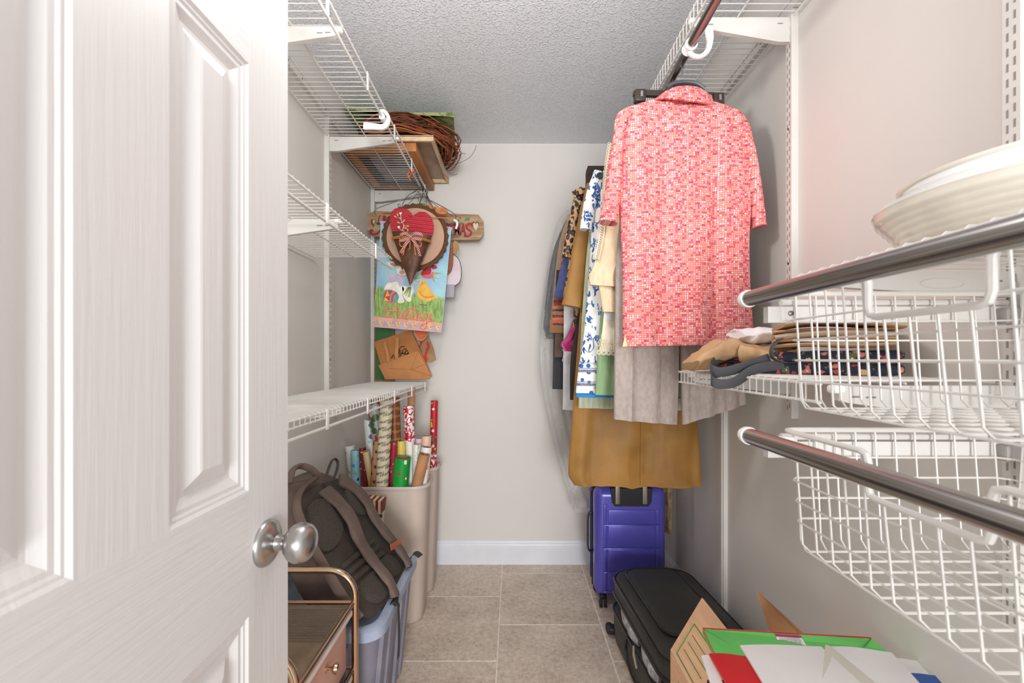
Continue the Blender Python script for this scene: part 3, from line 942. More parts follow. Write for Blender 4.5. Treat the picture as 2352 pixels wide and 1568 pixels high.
def hanger(label, y, zs, half=.19, drop=.075, m=None, clip=False):
    t = thing('clothes_hanger', label, 'hanger', (RODX, y, zs), 'hangers on the closet rod')
    bm = NB()
    R_ = .0165
    pts = arc((RODX, y, rz), R_, -.35 * PI, 1.02 * PI, 16)
    pts = [Vector(p) for p in pts]
    tail = [Vector((RODX + .0166, y, rz - .012)), Vector((RODX + .010, y, rz - .026)), Vector((RODX, y, rz - .038)), Vector((RODX, y, zs))]
    tube(bm, smooth_path(list(reversed(tail)), 4) + pts, .0016, 7)
    obj('hook', bm, m_hook, t)
    bm = NB()
    sweep(bm, smooth_path([(RODX - half, y, zs - drop), (RODX - half * .6, y, zs - drop * .52), (RODX - .03, y, zs - .004), (RODX, y, zs + .002), (RODX + .03, y, zs - .004), (RODX + half * .6, y, zs - drop * .52), (RODX + half, y, zs - drop)], 5), (.006, .006), side=(0, 1, 0), n=10, p=.7)
    obj('arms', bm, m or m_hang, t)
    return t

# 1 pink shirt ------------------------------------------------------
Y = 1.345
g = garment('printed_shirt', 'short sleeved coral shirt printed all over with tiny dots', 'shirt', Y)
body_rows = [(222, 1524, 234, 1636), (236, 1478, 246, 1672), (256, 1424, 262, 1703), (290, 1411, 300, 1724), (350, 1414, 1726), (430, 1420, 1724), (500, 1424, 1722), (560, 1428, 1719), (650, 1431, 1721), (730, 1431, 1726), (796, 1432, 790, 1730)]
gm('body', body_rows, Y, m_shirt, g, th=.027, fold=(.002, .010, 3.4), seed=.3, pw=.6)
sleeve('sleeve', [(1446, 262), (1428, 288), (1418, 340), (1412, 400), (1405, 460), (1396, 512)], (10, 21), .026, Y - .008, m_shirt, g)
sleeve('sleeve', [(1684, 272), (1706, 300), (1720, 350), (1730, 410), (1737, 470), (1742, 522)], (10, 14), .026, Y - .004, m_shirt, g)
bm = NB()
ribbon(bm, [P(1378, 494, Y - .03), P(1392, 480, Y - .044), P(1404, 468, Y - .046)], .012, .004, (1, 0, -.6))
obj('cuff_fold', bm, m_shirt, g)
# collar: turned-down band around the neck
bm = NB()
top = [(1534, 214), (1542, 203), (1556, 198), (1576, 196), (1596, 198), (1612, 203), (1622, 212)]
bot = [(1503, 228), (1522, 225), (1548, 226), (1576, 229), (1602, 233), (1624, 237), (1641, 240)]
r0 = [P(a, b_, Y + .012 - .03 * math.sin(PI * i / 6)) for i, (a, b_) in enumerate(top)]
r1 = [P(a, b_, Y - .012 - .034 * math.sin(PI * i / 6) ** .6) for i, (a, b_) in enumerate(bot)]
r0, r1 = smooth_path(r0, 4), smooth_path(r1, 4)
rm_ = [p.lerp(q, .5) + Vector((0, -.010, .004)) for p, q in zip(r0, r1)]
back = [Vector((0, .006, -.002))] * len(r0)
loft(bm, [[a, b_, c, c + Vector((0, .007, 0)), b_ + Vector((0, .007, -.002)), a + Vector((0, .008, -.003))] for a, b_, c in zip(r0, rm_, r1)])
obj('collar', bm, m_shirt, g)
bm = NB()
for (a, b_) in ((1433, 786), ):
    plate(bm, [P(1436, 768, Y - .034), P(1441, 795, Y - .034), P(1430, 796, Y - .030)], (0, .003, 0))
obj('side_slit_facing', bm, mat('cream_facing', (240, 214, 160), .8), g)
h1 = hanger('dark grey plastic hanger inside the coral shirt', Y, 2.006, .16, .06, mat('grey_plastic_hanger', (84, 84, 88), .4))
bm = NB()
sweep(bm, smooth_path([P(1532, 203, Y), P(1545, 194, Y), P(1572, 190, Y), P(1600, 194, Y), P(1618, 206, Y)], 5), (.010, .007), side=(0, 1, 0), n=10)
obj('neck_piece', bm, MATS['grey_plastic_hanger'], h1)

# 2 linen trousers on a clip hanger -----------------------------------
Y = 1.416
g = garment('linen_trousers', 'wide crinkled mauve grey linen trousers hanging behind the coral shirt', 'trousers', Y)
gm('left_leg', [(252, 1466, 1556), (400, 1440, 1557), (560, 1418, 1558), (720, 1413, 1559), (860, 1411, 1558), (962, 1410, 974, 1554)], Y, m_linen, g, th=.020, fold=(.001, .006, 7.0), seed=.1)
gm('right_leg', [(252, 1556, 1650), (400, 1557, 1676), (560, 1558, 1690), (720, 1560, 1700), (860, 1563, 850, 1706), (974, 1566, 926, 1712)], Y + .003, m_linen, g, th=.020, fold=(.001, .006, 7.0), seed=.6)
m_clip = mat('brown_black_clip_hanger', (64, 54, 48), .4)
t = thing('clip_hanger', 'dark brown clip hanger holding the linen trousers', 'hanger', P(1558, 212, Y), 'hangers on the closet rod')
bm = NB()
tube(bm, smooth_path([(RODX, Y, 2.075), (RODX, Y, rz - .036), (RODX + .011, Y, rz - .026), (RODX + .0166, Y, rz - .012)], 4) + arc((RODX, Y, rz), .0165, -.35 * PI, 1.02 * PI, 16), .0016, 7)
obj('hook', bm, m_hook, t)
bm = NB()
plate(bm, [P(1456, 208, Y - .006), P(1462, 205, Y - .006), P(1655, 212, Y - .006), P(1661, 217, Y - .006), P(1661, 226, Y - .006), P(1456, 217, Y - .006)], (0, .014, 0))
obj('bar', bm, m_clip, t, smooth=False)
for cx, cy in ((1469, 222), (1648, 230)):
    bm = NB(); c = P(cx, cy, Y)
    rbox(bm, (c.x, c.y, c.z), (.036, .026, .040), .004, 2)
    cl = obj('clip', bm, m_clip, t)
    bm = NB(); rbox(bm, (c.x + .004, c.y - .0135, c.z + .002), (.008, .003, .020), .001, 1); obj('spring', bm, m_hook, cl, smooth=False)

# 3 cream blouse with crochet edge -------------------------------------
Y = 1.480
g = garment('cream_blouse', 'peach cream tiered blouse with crochet trim down its edge', 'blouse', Y)
gm('body', [(338, 1398, 1620), (400, 1388, 1680), (480, 1382, 1690), (560, 1374, 1690), (600, 1366, 1690), (636, 1353, 1690), (654, 1355, 700, 1690)], Y, m_cream, g, th=.022, fold=(.001, .009, 4), seed=.2)
gm('lower_tier', [(640, 1372, 1680), (690, 1380, 1690), (716, 1384, 742, 1690)], Y + .002, m_cream, g, th=.019, fold=(.004, .009, 5), seed=.5)
bm = NB()
edge_px = [(1402, 330), (1394, 380), (1389, 430), (1384, 480), (1379, 530), (1372, 570), (1366, 596)]
ep = smooth_path([P(a, b_, Y - .016) for a, b_ in edge_px], 8)
tube(bm, ep, .0022, 6)
tube(bm, [p + Vector((.013, -.004, 0)) for p in ep], .0022, 6)
for i in range(0, len(ep) - 1):
    p = ep[i]
    tube(bm, [p, p.lerp(ep[i + 1], .5) + Vector((.0065, -.006, 0)), ep[i + 1] + Vector((.013, -.004, 0))], .0017, 5)
    tube(bm, arc(p + Vector((-.004, -.001, 0)), .0045, 0, 2 * PI, 7), .0013, 4)
obj('crochet_trim', bm, m_lace, g, kind='stuff')
hanger('hanger inside the peach cream blouse', Y, 1.985, .16, .06, m_whang)

# 4 lace slip ----------------------------------------------------------
Y = 1.530
g = garment('lace_slip', 'ivory slip with a scalloped lace hem below the cream blouse', 'slip', Y)
gm('body', [(420, 1420, 1640), (600, 1400, 1660), (735, 1385, 1680)], Y, m_whitefab, g, th=.015, fold=(.001, .004, 6), seed=.8)
gm('lace_band', [(728, 1386, 1681), (780, 1380, 1683), (806, 1376, 814, 1686)], Y - .001, m_lace, g, th=.0165, fold=(.004, .005, 6), seed=.8)
bm = NB()
x0p, x1p = 1376, 1500
k = 0
while x0p + k * 11 < x1p:
    a, b_ = x0p + k * 11, 806 + k * .6
    for q, (dx, dz, rr) in enumerate(((0, 3, .0085), (0, 3, .0045), (5, -8, .005), (-2, -16, .006), (5, -24, .005))):
        tube(bm, arc(P(a + dx, b_ + dz, Y - .0205), rr, 0, 2 * PI, 9), .0014, 4)
    k += 1
obj('lace_loops', bm, m_lace, g, kind='stuff')
hanger('hanger inside the ivory lace slip', Y, 1.93, .14, .05, m_whang)

# 5 green skirt ---------------------------------------------------------
Y = 1.575
g = garment('green_skirt', 'sage green cotton skirt hanging below the ivory lace hem', 'skirt', Y)
gm('body', [(560, 1400, 1620), (680, 1384, 1650), (800, 1374, 1670), (906, 1367, 914, 1685)], Y, m_green, g, th=.020, fold=(.002, .007, 6), seed=.4)
hanger('hanger above the sage green skirt', Y, 1.66, .12, .03, m_whang)

# 6 blue floral dress ---------------------------------------------------
Y = 1.645
g = garment('blue_floral_dress', 'white dress with blue flowers and a blue bordered hem', 'dress', Y)
gm('body', [(393, 1385, 1640), (420, 1368, 1660), (520, 1358, 1660), (600, 1354, 1660), (700, 1347, 1660), (780, 1339, 1660), (832, 1331, 1660)], Y, m_toile, g, th=.024, fold=(.001, .006, 5), seed=.15, hollow=False)
gm('hem_border', [(830, 1331, 1660), (866, 1326, 1662), (902, 1322, 1664)], Y, m_band, g, th=.0245, fold=(.006, .007, 5), seed=.15, hollow=False)
gm('blue_hem_band', [(901, 1322, 1664), (911, 1321, 914, 1665)], Y, mat('bright_blue_hem', (40, 128, 200), .7), g, th=.0245, fold=(.007, .007, 5), seed=.15)
sleeve('sleeve', [(1378, 396), (1366, 430), (1355, 470), (1346, 528)], (14, 15), .018, Y - .012, m_toile, g)
hanger('hanger inside the blue floral dress', Y, 1.955, .17, .06, m_whang)
bm = NB(); lathe(bm, [(.006, -.002), (.012, -.002), (.013, 0), (.012, .002), (.006, .002)], P(1378, 403, Y - .03), (0, 1, 0), 20)
tube(bm, arc(P(1378, 403, Y - .033), .010, 0, 2 * PI, 18), .0022, 6)
obj('hang_ring', bm, m_charcoal, g)

# 7 pale sage dress -----------------------------------------------------
Y = 1.71
g = garment('pale_sage_dress', 'long pale sage linen dress behind the blue floral dress', 'dress', Y)
gm('body', [(440, 1372, 1620), (540, 1352, 1640), (700, 1338, 1650), (840, 1331, 1660), (936, 1328, 942, 1665)], Y, m_sage, g, th=.022, fold=(.001, .007, 5), seed=.7)
hanger('hanger inside the pale sage dress', Y, 1.90, .17, .06, m_whang)

# 8 mustard dress -------------------------------------------------------
Y = 1.80
g = garment('mustard_dress', 'long sleeved mustard brown dress hanging above the purple suitcase', 'dress', Y)
gm('body', [(405, 1372, 1600), (470, 1356, 1608), (600, 1340, 1600), (760, 1329, 1596), (900, 1318, 1600), (1000, 1311, 1604), (1060, 1306, 1608), (1092, 1306, 1610), (1112, 1318, 1116, 1611)], Y, m_mustard, g, th=.032, fold=(.001, .014, 2.6), seed=.55, pw=.7)
sleeve('sleeve', [(1362, 425), (1346, 500), (1333, 580), (1322, 660), (1314, 704)], (15, 24), .024, Y - .02, m_mustard, g)
bm = NB(); tube(bm, smooth_path([P(1472, 965, Y - .040), P(1473, 1040, Y - .046), P(1473, 1116, Y - .044)], 6), .0012, 5)
obj('front_seam', bm, m_mustard, g)
hanger('hanger inside the mustard dress', Y, 1.94, .17, .07)

# 9 dark trousers folded over a hanger ----------------------------------
Y = 1.865
g = garment('dark_trousers', 'dark brown trousers folded over a hanger beside the leopard blouse', 'trousers', Y)
gm('body', [(381, 1350, 384, 1560), (400, 1345, 1566), (440, 1344, 1568), (700, 1330, 1560), (820, 1311, 1550), (918, 1309, 1548)], Y, m_brownblack, g, th=.012, fold=(.001, .003, 4), seed=.3)
hanger('hanger under the folded dark brown trousers', Y, 2.03, .12, .012)

# 10 leopard blouse -----------------------------------------------------
Y = 1.945
g = garment('leopard_blouse', 'leopard print blouse with a pointed collar', 'blouse', Y)
gm('body', [(432, 1336, 1540), (470, 1324, 1560), (560, 1312, 1560), (640, 1300, 1550), (682, 1293, 1550)], Y, m_leo, g, th=.020, fold=(.001, .005, 4), seed=.9)
sleeve('sleeve', [(1332, 436), (1322, 490), (1311, 545), (1303, 592)], (11, 13), .016, Y - .012, m_leo, g)
bm = NB(); plate(bm, [P(1313, 440, Y - .03), P(1336, 428, Y - .026), P(1338, 444, Y - .03), P(1319, 454, Y - .034)], (0, .006, 0)); obj('collar', bm, m_leo, g, smooth=False)
gm('printed_tail', [(690, 1318, 1420), (740, 1316, 1420), (752, 1316, 1420)], Y - .004, m_leo, g, th=.012, fold=(.001, .003, 4))
hanger('hanger inside the leopard blouse', Y, 1.95, .16, .06)

# 11 magenta satin ------------------------------------------------------
Y = 1.985
g = garment('magenta_top', 'shiny magenta satin ruffle top behind the mustard sleeve', 'top', Y)
gm('body', [(600, 1330, 1450), (720, 1318, 1450), (770, 1302, 1440), (790, 1288, 1430), (806, 1298, 816, 1420)], Y, m_magenta, g, th=.012, fold=(.002, .006, 14), seed=.1)
hanger('hanger inside the magenta satin top', Y, 1.64, .1, .04)

# 12 black lace top -----------------------------------------------------
Y = 2.025
g = garment('lace_blouse', 'white blouse covered with black lace beside the leopard blouse', 'blouse', Y)
gm('body', [(452, 1324, 1500), (500, 1314, 1510), (545, 1304, 1510), (562, 1302, 1510)], Y, m_bw, g, th=.014, fold=(.001, .004, 5), seed=.5)
bm = NB()
for a, b_ in ((1298, 536), (1303, 552), (1306, 566), (1318, 470), (1310, 500)):
    tube(bm, [P(a, b_, Y - .018), P(a + 8, b_ - 5, Y - .018), P(a + 8, b_ + 5, Y - .018)], .0016, 5, closed=True)
obj('lace_points', bm, m_black, g, kind='stuff')
hanger('hanger inside the black lace blouse', Y, 1.93, .15, .05)

# 13 blue chambray ------------------------------------------------------
Y = 2.065
g = garment('chambray_shirt', 'blue chambray shirt seen as a narrow strip beside the leopard blouse', 'shirt', Y)
gm('body', [(470, 1322, 1480), (560, 1302, 1500), (640, 1282, 1500), (672, 1274, 1500), (684, 1273, 688, 1500)], Y, m_denim, g, th=.014, fold=(.001, .004, 5), seed=.2)
hanger('hanger inside the blue chambray shirt', Y, 1.92, .14, .05)

# 14 white shirt tails ---------------------------------------------------
Y = 2.105
g = garment('white_shirt', 'white shirt with its tail hanging lowest between dark trousers', 'shirt', Y)
gm('body', [(470, 1316, 1470), (600, 1298, 1480), (800, 1294, 1470), (900, 1293, 1460), (940, 1292, 950, 1460)], Y, m_whitefab, g, th=.012, fold=(.001, .004, 5), seed=.35)
hanger('hanger inside the white shirt', Y, 1.92, .14, .05)
Y = 2.14
g = garment('paisley_blouse', 'navy blouse with a white paisley print below the magenta top', 'blouse', Y)
gm('body', [(520, 1310, 1460), (700, 1300, 1460), (800, 1292, 1450), (838, 1290, 842, 1450)], Y, m_paisley, g, th=.011, fold=(.001, .004, 6), seed=.25)
hanger('hanger inside the navy paisley blouse', Y, 1.80, .12, .04)

# 15 banded knit ---------------------------------------------------------
Y = 2.175
g = garment('banded_cardigan', 'brown cardigan knitted with coral bands and a plain hem', 'cardigan', Y)
gm('body', [(500, 1312, 1450), (600, 1290, 1460), (690, 1272, 1460), (746, 1267, 750, 1460)], Y, m_knit, g, th=.012, fold=(.001, .003, 5), seed=.65, hollow=False)
gm('plain_hem', [(744, 1267, 1460), (764, 1261, 770, 1460)], Y, m_brownwool, g, th=.0125, fold=(.003, .003, 5), seed=.65)
hanger('hanger inside the banded cardigan', Y, 1.88, .12, .05)
Y = 2.21
g = garment('taupe_trousers', 'taupe trousers showing just below the banded cardigan', 'trousers', Y)
gm('body', [(700, 1278, 1420), (780, 1274, 1420), (820, 1273, 1420)], Y, m_greybrown, g, th=.010, fold=(.001, .003, 5), seed=.15)
hanger('hanger above the taupe trousers', Y, 1.52, .1, .03)
Y = 2.245
g = garment('charcoal_trousers', 'charcoal suit trousers hanging lowest beside the plastic garment bag', 'trousers', Y)
gm('body', [(620, 1278, 1420), (760, 1272, 1420), (893, 1269, 897, 1420)], Y, m_charcoal, g, th=.010, fold=(.001, .003, 5), seed=.75)
hanger('hanger above the charcoal trousers', Y, 1.71, .1, .03)

# 16 coat under dry-cleaning film ----------------------------------------
Y = 2.31
g = garment('dark_coat', 'dark coat with a camel lining under clear dry cleaning film', 'coat', Y)
gm('body', [(505, 1300, 1440), (560, 1276, 1450), (620, 1262, 1450), (720, 1250, 1450), (752, 1248, 1450), (778, 1256, 1450)], Y, m_charcoal, g, th=.026, fold=(.001, .008, 5), seed=.2)
gm('camel_front', [(492, 1306, 1330), (560, 1284, 1320), (660, 1272, 1300), (760, 1262, 1290)], Y - .02, m_camel, g, th=.012, fold=(.001, .003, 4))
hanger('hanger inside the dark coat', Y, 1.90, .14, .05)
bm = NB()
garment_bm(bm, [(470, 1322, 1400), (500, 1286, 1420), (560, 1268, 1430), (640, 1256, 1440), (740, 1243, 1440), (850, 1239, 1440), (960, 1258, 1440), (1080, 1288, 1430), (1172, 1316, 1420)], Y, th=.044, fold=(.004, .008, 9), seed=.4, n=96, sub=8)
g = obj('garment_bag', bm, m_film, None, loc=(RODX, Y, 1.9))
tag(g, 'long clear dry cleaning film bag drawn over the dark coat', 'garment bag', 'clothes on the closet rod')
Y = 2.19
bm = NB()
garment_bm(bm, [(700, 1500, 1546), (900, 1512, 1548), (1060, 1520, 1549), (1130, 1520, 1550), (1218, 1523, 1223, 1546)], Y, th=.026, fold=(.002, .012, 12), seed=.4, n=80)
m_bagbrown = mat('brown_cellophane', (142, 116, 88), .22, rgb2=(168, 142, 112), vs=30, bump=.9, bs=60, dist=.01)
g = obj('garment_bag', bm, m_bagbrown, None, loc=(RODX, Y, 1.9))
tag(g, 'crinkled brown cellophane garment bag behind the purple suitcase', 'garment bag', 'clothes on the closet rod')
# ------------------------------------------------------------------ purple suitcase
m_purple = mat('metallic_purple_shell', (98, 94, 198), .3, .15, rgb2=(86, 82, 180), vs=8, coat=.3)
m_blackpl = mat('black_moulded_plastic', (34, 33, 34), .45)
m_rubber = mat('black_rubber', (38, 37, 38), .7)
sx0, sx1, sy0, sz0, sz1 = .392, .735, 2.035, .055, .575
t = thing('suitcase', 'upright purple hard shell suitcase with its handle pulled out', 'suitcase', ((sx0 + sx1) / 2, 2.16, 0))
cx = (sx0 + sx1) / 2
bm = NB(); rbox(bm, (cx, sy0 + .052, (sz0 + sz1) / 2), (sx1 - sx0, .104, sz1 - sz0), .042, 6); obj('front_shell', bm, m_purple, t)
bm = NB(); rbox(bm, (cx, sy0 + .168, (sz0 + sz1) / 2), (sx1 - sx0, .104, sz1 - sz0), .042, 6); obj('back_shell', bm, m_purple, t)
bm = NB(); rbox(bm, (cx, sy0 + .110, (sz0 + sz1) / 2), (sx1 - sx0 - .004, .030, sz1 - sz0 - .004), .014, 4); obj('zip_band', bm, m_blackzip, t)
# raised fields of the front shell, parted by shallow grooves
fz = [sz0 + .03, .176, .290, .402, .505]
for a, b_ in zip(fz, fz[1:]):
    for xa, xb in ((sx0 + .036, sx0 + .056), (sx0 + .058, sx1 - .058), (sx1 - .056, sx1 - .036)):
        if b_ > .5 and .2 < xb - xa: b_ = .478
        bm = NB(); rbox(bm, ((xa + xb) / 2, sy0 + .0015, (a + b_) / 2), (xb - xa - .002, .011, b_ - a - .004), .005, 3); obj('shell_field', bm, m_purple, t)
    bm = NB(); rbox(bm, (cx, sy0 - .001, a), (sx1 - sx0 - .07, .012, .006), .0028, 2); obj('shell_ridge', bm, m_purple, t)
bm = NB()
plate(bm, [(a, sy0 - .0045, b_) for a, b_ in ((cx - .100, .576), (cx - .094, .510), (cx - .080, .492), (cx + .080, .492), (cx + .094, .510), (cx + .100, .576))], (0, .03, 0))
obj('handle_recess', bm, m_blackpl, t)
m_alu = mat('pale_aluminium', (205, 196, 184), .35, .8)
for q in (-.072, .058):
    bm = NB(); rbox(bm, (cx + q + .005, sy0 - .002, .62), (.021, .012, .235), .003, 2); obj('handle_tube', bm, m_alu, t)
bm = NB(); rbox(bm, (cx - .002, sy0 - .002, .742), (.165, .026, .03), .01, 4); obj('handle_grip', bm, m_blackpl, t)
bm = NB()
ribbon(bm, [(sx0 - .001, sy0 + .10, .43), (sx0 - .018, sy0 + .10, .41), (sx0 - .020, sy0 + .10, .33), (sx0 - .018, sy0 + .10, .25), (sx0 - .001, sy0 + .10, .23)], .022, .008, (0, 1, 0)); obj('side_handle', bm, m_blackpl, t)
bm = NB(); tube(bm, smooth_path([(sx0 - .002, sy0 + .112, .10), (sx0 - .0035, sy0 + .112, .30), (sx0 - .002, sy0 + .112, .53)], 8), .003, 6); obj('zipper', bm, m_blackzip, t)
bm = NB(); tube(bm, [(sx0 - .003, sy0 + .11, .545), (sx0 - .014, sy0 + .10, .535), (sx0 - .012, sy0 + .10, .515)], .0028, 6); obj('zip_pull', bm, mat('copper_zip_pull', (170, 130, 104), .35, .8), t)
for xx in (sx0 + .045, sx1 - .045):
    for yy in (sy0 + .035, sy0 + .185):
        bm = NB()
        for q in (-.011, .011):
            lathe(bm, [(0, -.007), (.021, -.007), (.0245, -.004), (.0245, .004), (.021, .007), (0, .007)], (xx + q - .004, yy - .012, .0245), (1, -.25, 0), 22)
        wh = obj('wheel', bm, m_rubber, t)
        bm = NB(); rbox(bm, (xx - .004, yy, .046), (.036, .036, .024), .008, 3); obj('wheel_fork', bm, m_blackpl, wh)
        bm = NB()
        lathe(bm, [(0, 0), (.016, 0), (.015, .0015), (.006, .002), (0, .002)], (xx - .0225, yy - .0075, .0245), (-1, .25, 0), 18)
        hb_ = obj('hub_cap', bm, m_hook, wh)

# ------------------------------------------------------------------ black soft suitcase lying on its back
m_blk = mat('black_polyester', (60, 60, 57), .55, bump=.3, bs=900, rgb2=(70, 69, 66), vs=4, dist=.0004)
m_pipe = mat('black_shiny_piping', (46, 46, 46), .28)
t = thing('suitcase', 'black soft suitcase lying flat with its side zip half open', 'suitcase', (.60, 1.56, 0))
Msc = Matrix.Rotation(math.radians(4), 3, 'Z')
def sc(u, v_, z):
    """suitcase frame: u across, v towards the far end"""
    p = Msc @ Vector((u, v_, 0))
    return Vector((.600 + p.x, 1.555 + p.y, z))
def sc_ring(z, hu, hv, r, dv=0.0, tilt=0.0):
    return [sc(a, b_ + dv, z + tilt * b_ - .012 * max(0, abs(a) / hu - .6)) for a, b_ in rrect(0, 0, hu, hv, r, 7)]
bm = NB()
loft(bm, [sc_ring(.022, .145, .255, .05), sc_ring(.03, .160, .275, .06), sc_ring(.10, .168, .285, .07), sc_ring(.160, .168, .285, .07), sc_ring(.165, .160, .277, .07)])
obj('base_shell', bm, m_blk, t)
bm = NB()
loft(bm, [sc_ring(.166, .146, .262, .06), sc_ring(.222, .147, .263, .06)])
obj('gusset', bm, m_blackzip, t)
bm = NB()
loft(bm, [sc_ring(.222, .158, .276, .065), sc_ring(.226, .166, .284, .07), sc_ring(.272, .166, .284, .07), sc_ring(.290, .160, .278, .07), sc_ring(.298, .146, .264, .07), sc_ring(.302, .12, .235, .06), sc_ring(.304, .06, .15, .04)])
obj('lid', bm, m_blk, t)
bm = NB()
tube(bm, [p + Vector((0, 0, .0)) for p in sc_ring(.284, .1665, .2845, .07)], .0055, 8, closed=True)
tube(bm, [p for p in sc_ring(.228, .168, .286, .07)], .0050, 8, closed=True)
tube(bm, [p for p in sc_ring(.160, .170, .287, .07)], .0050, 8, closed=True)
obj('piping', bm, m_pipe, t)
# front pocket on the lid
bm = NB()
loft(bm, [[sc(a, b_, .300 - .0008 * i + dz) for a, b_ in rrect(-.012, .035, .108 - .006 * i, .215 - .008 * i, .05, 7)] for i, dz in ((0, 0), (0, .008), (1, .013), (4, .016))])
obj('lid_pocket', bm, m_blk, t)
bm = NB()
tube(bm, [sc(a, b_, .309) for a, b_ in rrect(-.012, .035, .110, .217, .05, 7)], .004, 7, closed=True)
obj('pocket_piping', bm, m_pipe, t)
bm = NB()
rbox(bm, sc(.03, -.195, .309), (.15, .024, .008), .003, 2, Msc); obj('zip_cover', bm, m_blk, t)
bm = NB(); rbox(bm, sc(-.005, -.182, .316), (.058, .007, .005), .002, 2, Msc); obj('zip_pull', bm, m_alu, t)
bm = NB()
ribbon(bm, [sc(-.10, .284, .205), sc(-.06, .318, .215), sc(.06, .318, .215), sc(.10, .284, .205)], .026, .012, (0, 0, 1)); obj('top_handle', bm, m_blk, t)
# side pocket outline and pull on the side facing the walkway
bm = NB()
tube(bm, smooth_path([sc(-.171, .05, .17), sc(-.172, .07, .10), sc(-.170, .02, .05), sc(-.170, -.10, .045)], 6), .004, 6); obj('side_seam', bm, m_pipe, t)
bm = NB(); tube(bm, [sc(-.172, -.02, .172), sc(-.176, -.035, .150), sc(-.175, -.06, .120)], [.0035, .0055, .0045], 7); obj('side_zip_pull', bm, m_alu, t)
bm = NB()
for k, (v0, v1) in enumerate(((-.02, .16), (-.20, -.06))):
    sp = smooth_path([sc(-.150, v1, .190), sc(-.164, lerp(v0, v1, .65), .196), sc(-.160, lerp(v0, v1, .45), .190), sc(-.166, lerp(v0, v1, .25), .194), sc(-.150, v0, .188)], 5)
    sweep(bm, sp, (.024, .010), side=(0, 0, 1), n=12)
obj('clothes_inside', bm, fabric('pale_striped_clothes', (208, 206, 208), 60, .4, (150, 148, 154), 70), t)
for uu in (-.13, .13):
    bm = NB(); lathe(bm, [(0, -.011), (.020, -.011), (.023, -.006), (.023, .006), (.020, .011), (0, .011)], sc(uu - .034 * (uu < 0), .302, .030), (1, .1, 0), 20); wh = obj('wheel', bm, m_rubber, t)
    bm = NB(); rbox(bm, sc(uu - .02 * (uu < 0), .285, .036), (.05, .04, .03), .008, 3); obj('wheel_housing', bm, m_blackpl, wh)
for uu in (-.11, .11):
    bm = NB(); lathe(bm, [(0, 0), (.016, 0), (.016, .02), (.013, .024), (0, .024)], sc(uu, -.21, 0), (0, 0, 1), 14); obj('foot', bm, m_blackpl, t)
for uu in (-.11, .11):
    bm = NB(); lathe(bm, [(0, 0), (.016, 0), (.016, .02), (.013, .024), (0, .024)], sc(uu, .21, 0), (0, 0, 1), 14); obj('foot', bm, m_blackpl, t)

# ------------------------------------------------------------------ cardboard carton with wrappings
m_card = mat('corrugated_cardboard', (234, 188, 148), .8, var=.04, vs=6, stretch=(1, 1, 14), bump=.12, bs=40)
m_cardin = mat('cardboard_inside', (182, 130, 88), .8, var=.06, vs=10)
m_gprint = mat('green_carton_print', (60, 130, 56), .7)
bx0, bx1, by0, by1, bz = .421, .800, .70, 1.143, .420
t = thing('cardboard_box', 'open cardboard carton with green line print and flaps standing up', 'box', ((bx0 + bx1) / 2, (by0 + by1) / 2, 0))
th = .004
for nme, b4 in (('side_panel', (bx0, bx0 + th, by0, by1)), ('side_panel', (bx1 - th, bx1, by0, by1)), ('end_panel', (bx0 + th, bx1 - th, by0, by0 + th)), ('end_panel', (bx0 + th, bx1 - th, by1 - th, by1))):
    bm = NB(); box(bm, *b4, 0, bz); obj(nme, bm, m_card, t, smooth=False)
bm = NB(); box(bm, bx0 + th, bx1 - th, by0 + th, by1 - th, 0, th); obj('bottom_panel', bm, m_card, t, smooth=False)
# flap over the near side of the walkway
c0, c1 = Vector((bx0, by1 - .002, bz)), Vector((bx0, by0 + .002, bz))
e = Vector((.083, 0, .138))
bm = NB(); plate(bm, [c0, c0 + e, c1 + e, c1], (.0045, 0, -.0027)); fl = obj('flap', bm, m_card, t, smooth=False)
def on_flap(a, b_):       # a along crease from the far corner, b up the flap
    return c0 + (c1 - c0) * a + e * b_ + Vector((-.0006, 0, .0004))
bm = NB()
for L_ in ([(.065, .07), (.065, .62), (.40, .62), (.40, .07), (.065, .07)],):
    for p, q in zip(L_, L_[1:]):
        tube(bm, [on_flap(*p), on_flap(*q)], .0013, 4)
for b_ in (.22, .35, .48):
    tube(bm, [on_flap(.10, b_), on_flap(.33, b_)], .0010, 4)
obj('green_line_frame', bm, m_gprint, fl)
bm = NB()
for L_ in ([(1.085, .375), (1.045, .30), (1.005, .375)], [(1.085, .375), (1.085, .20)], [(1.005, .375), (1.005, .20)], [(1.066, .345), (1.045, .315), (1.024, .345)], [(1.066, .345), (1.066, .2)], [(1.024, .345), (1.024, .2)]):
    for p, q in zip(L_, L_[1:]):
        tube(bm, [(bx0 - .0005, *p), (bx0 - .0005, *q)], .0012, 4)
obj('green_arrow_print', bm, m_gprint, t)
bm = NB()
plate(bm, [P(1738, 1355, 1.142), P(1846, 1453, 1.142), (.790, 1.02, .43), P(1776, 1464, 1.01)], (-.004, 0, .002))
obj('flap', bm, m_cardin, t, smooth=False)
bm = NB(); plate(bm, [(bx0 + .02, by1 - .002, bz), (bx1 - .02, by1 - .002, bz), (bx1 - .03, by1 - .06, bz - .13), (bx0 + .03, by1 - .06, bz - .13)], (0, -.004, 0)); obj('flap', bm, m_cardin, t, smooth=False)

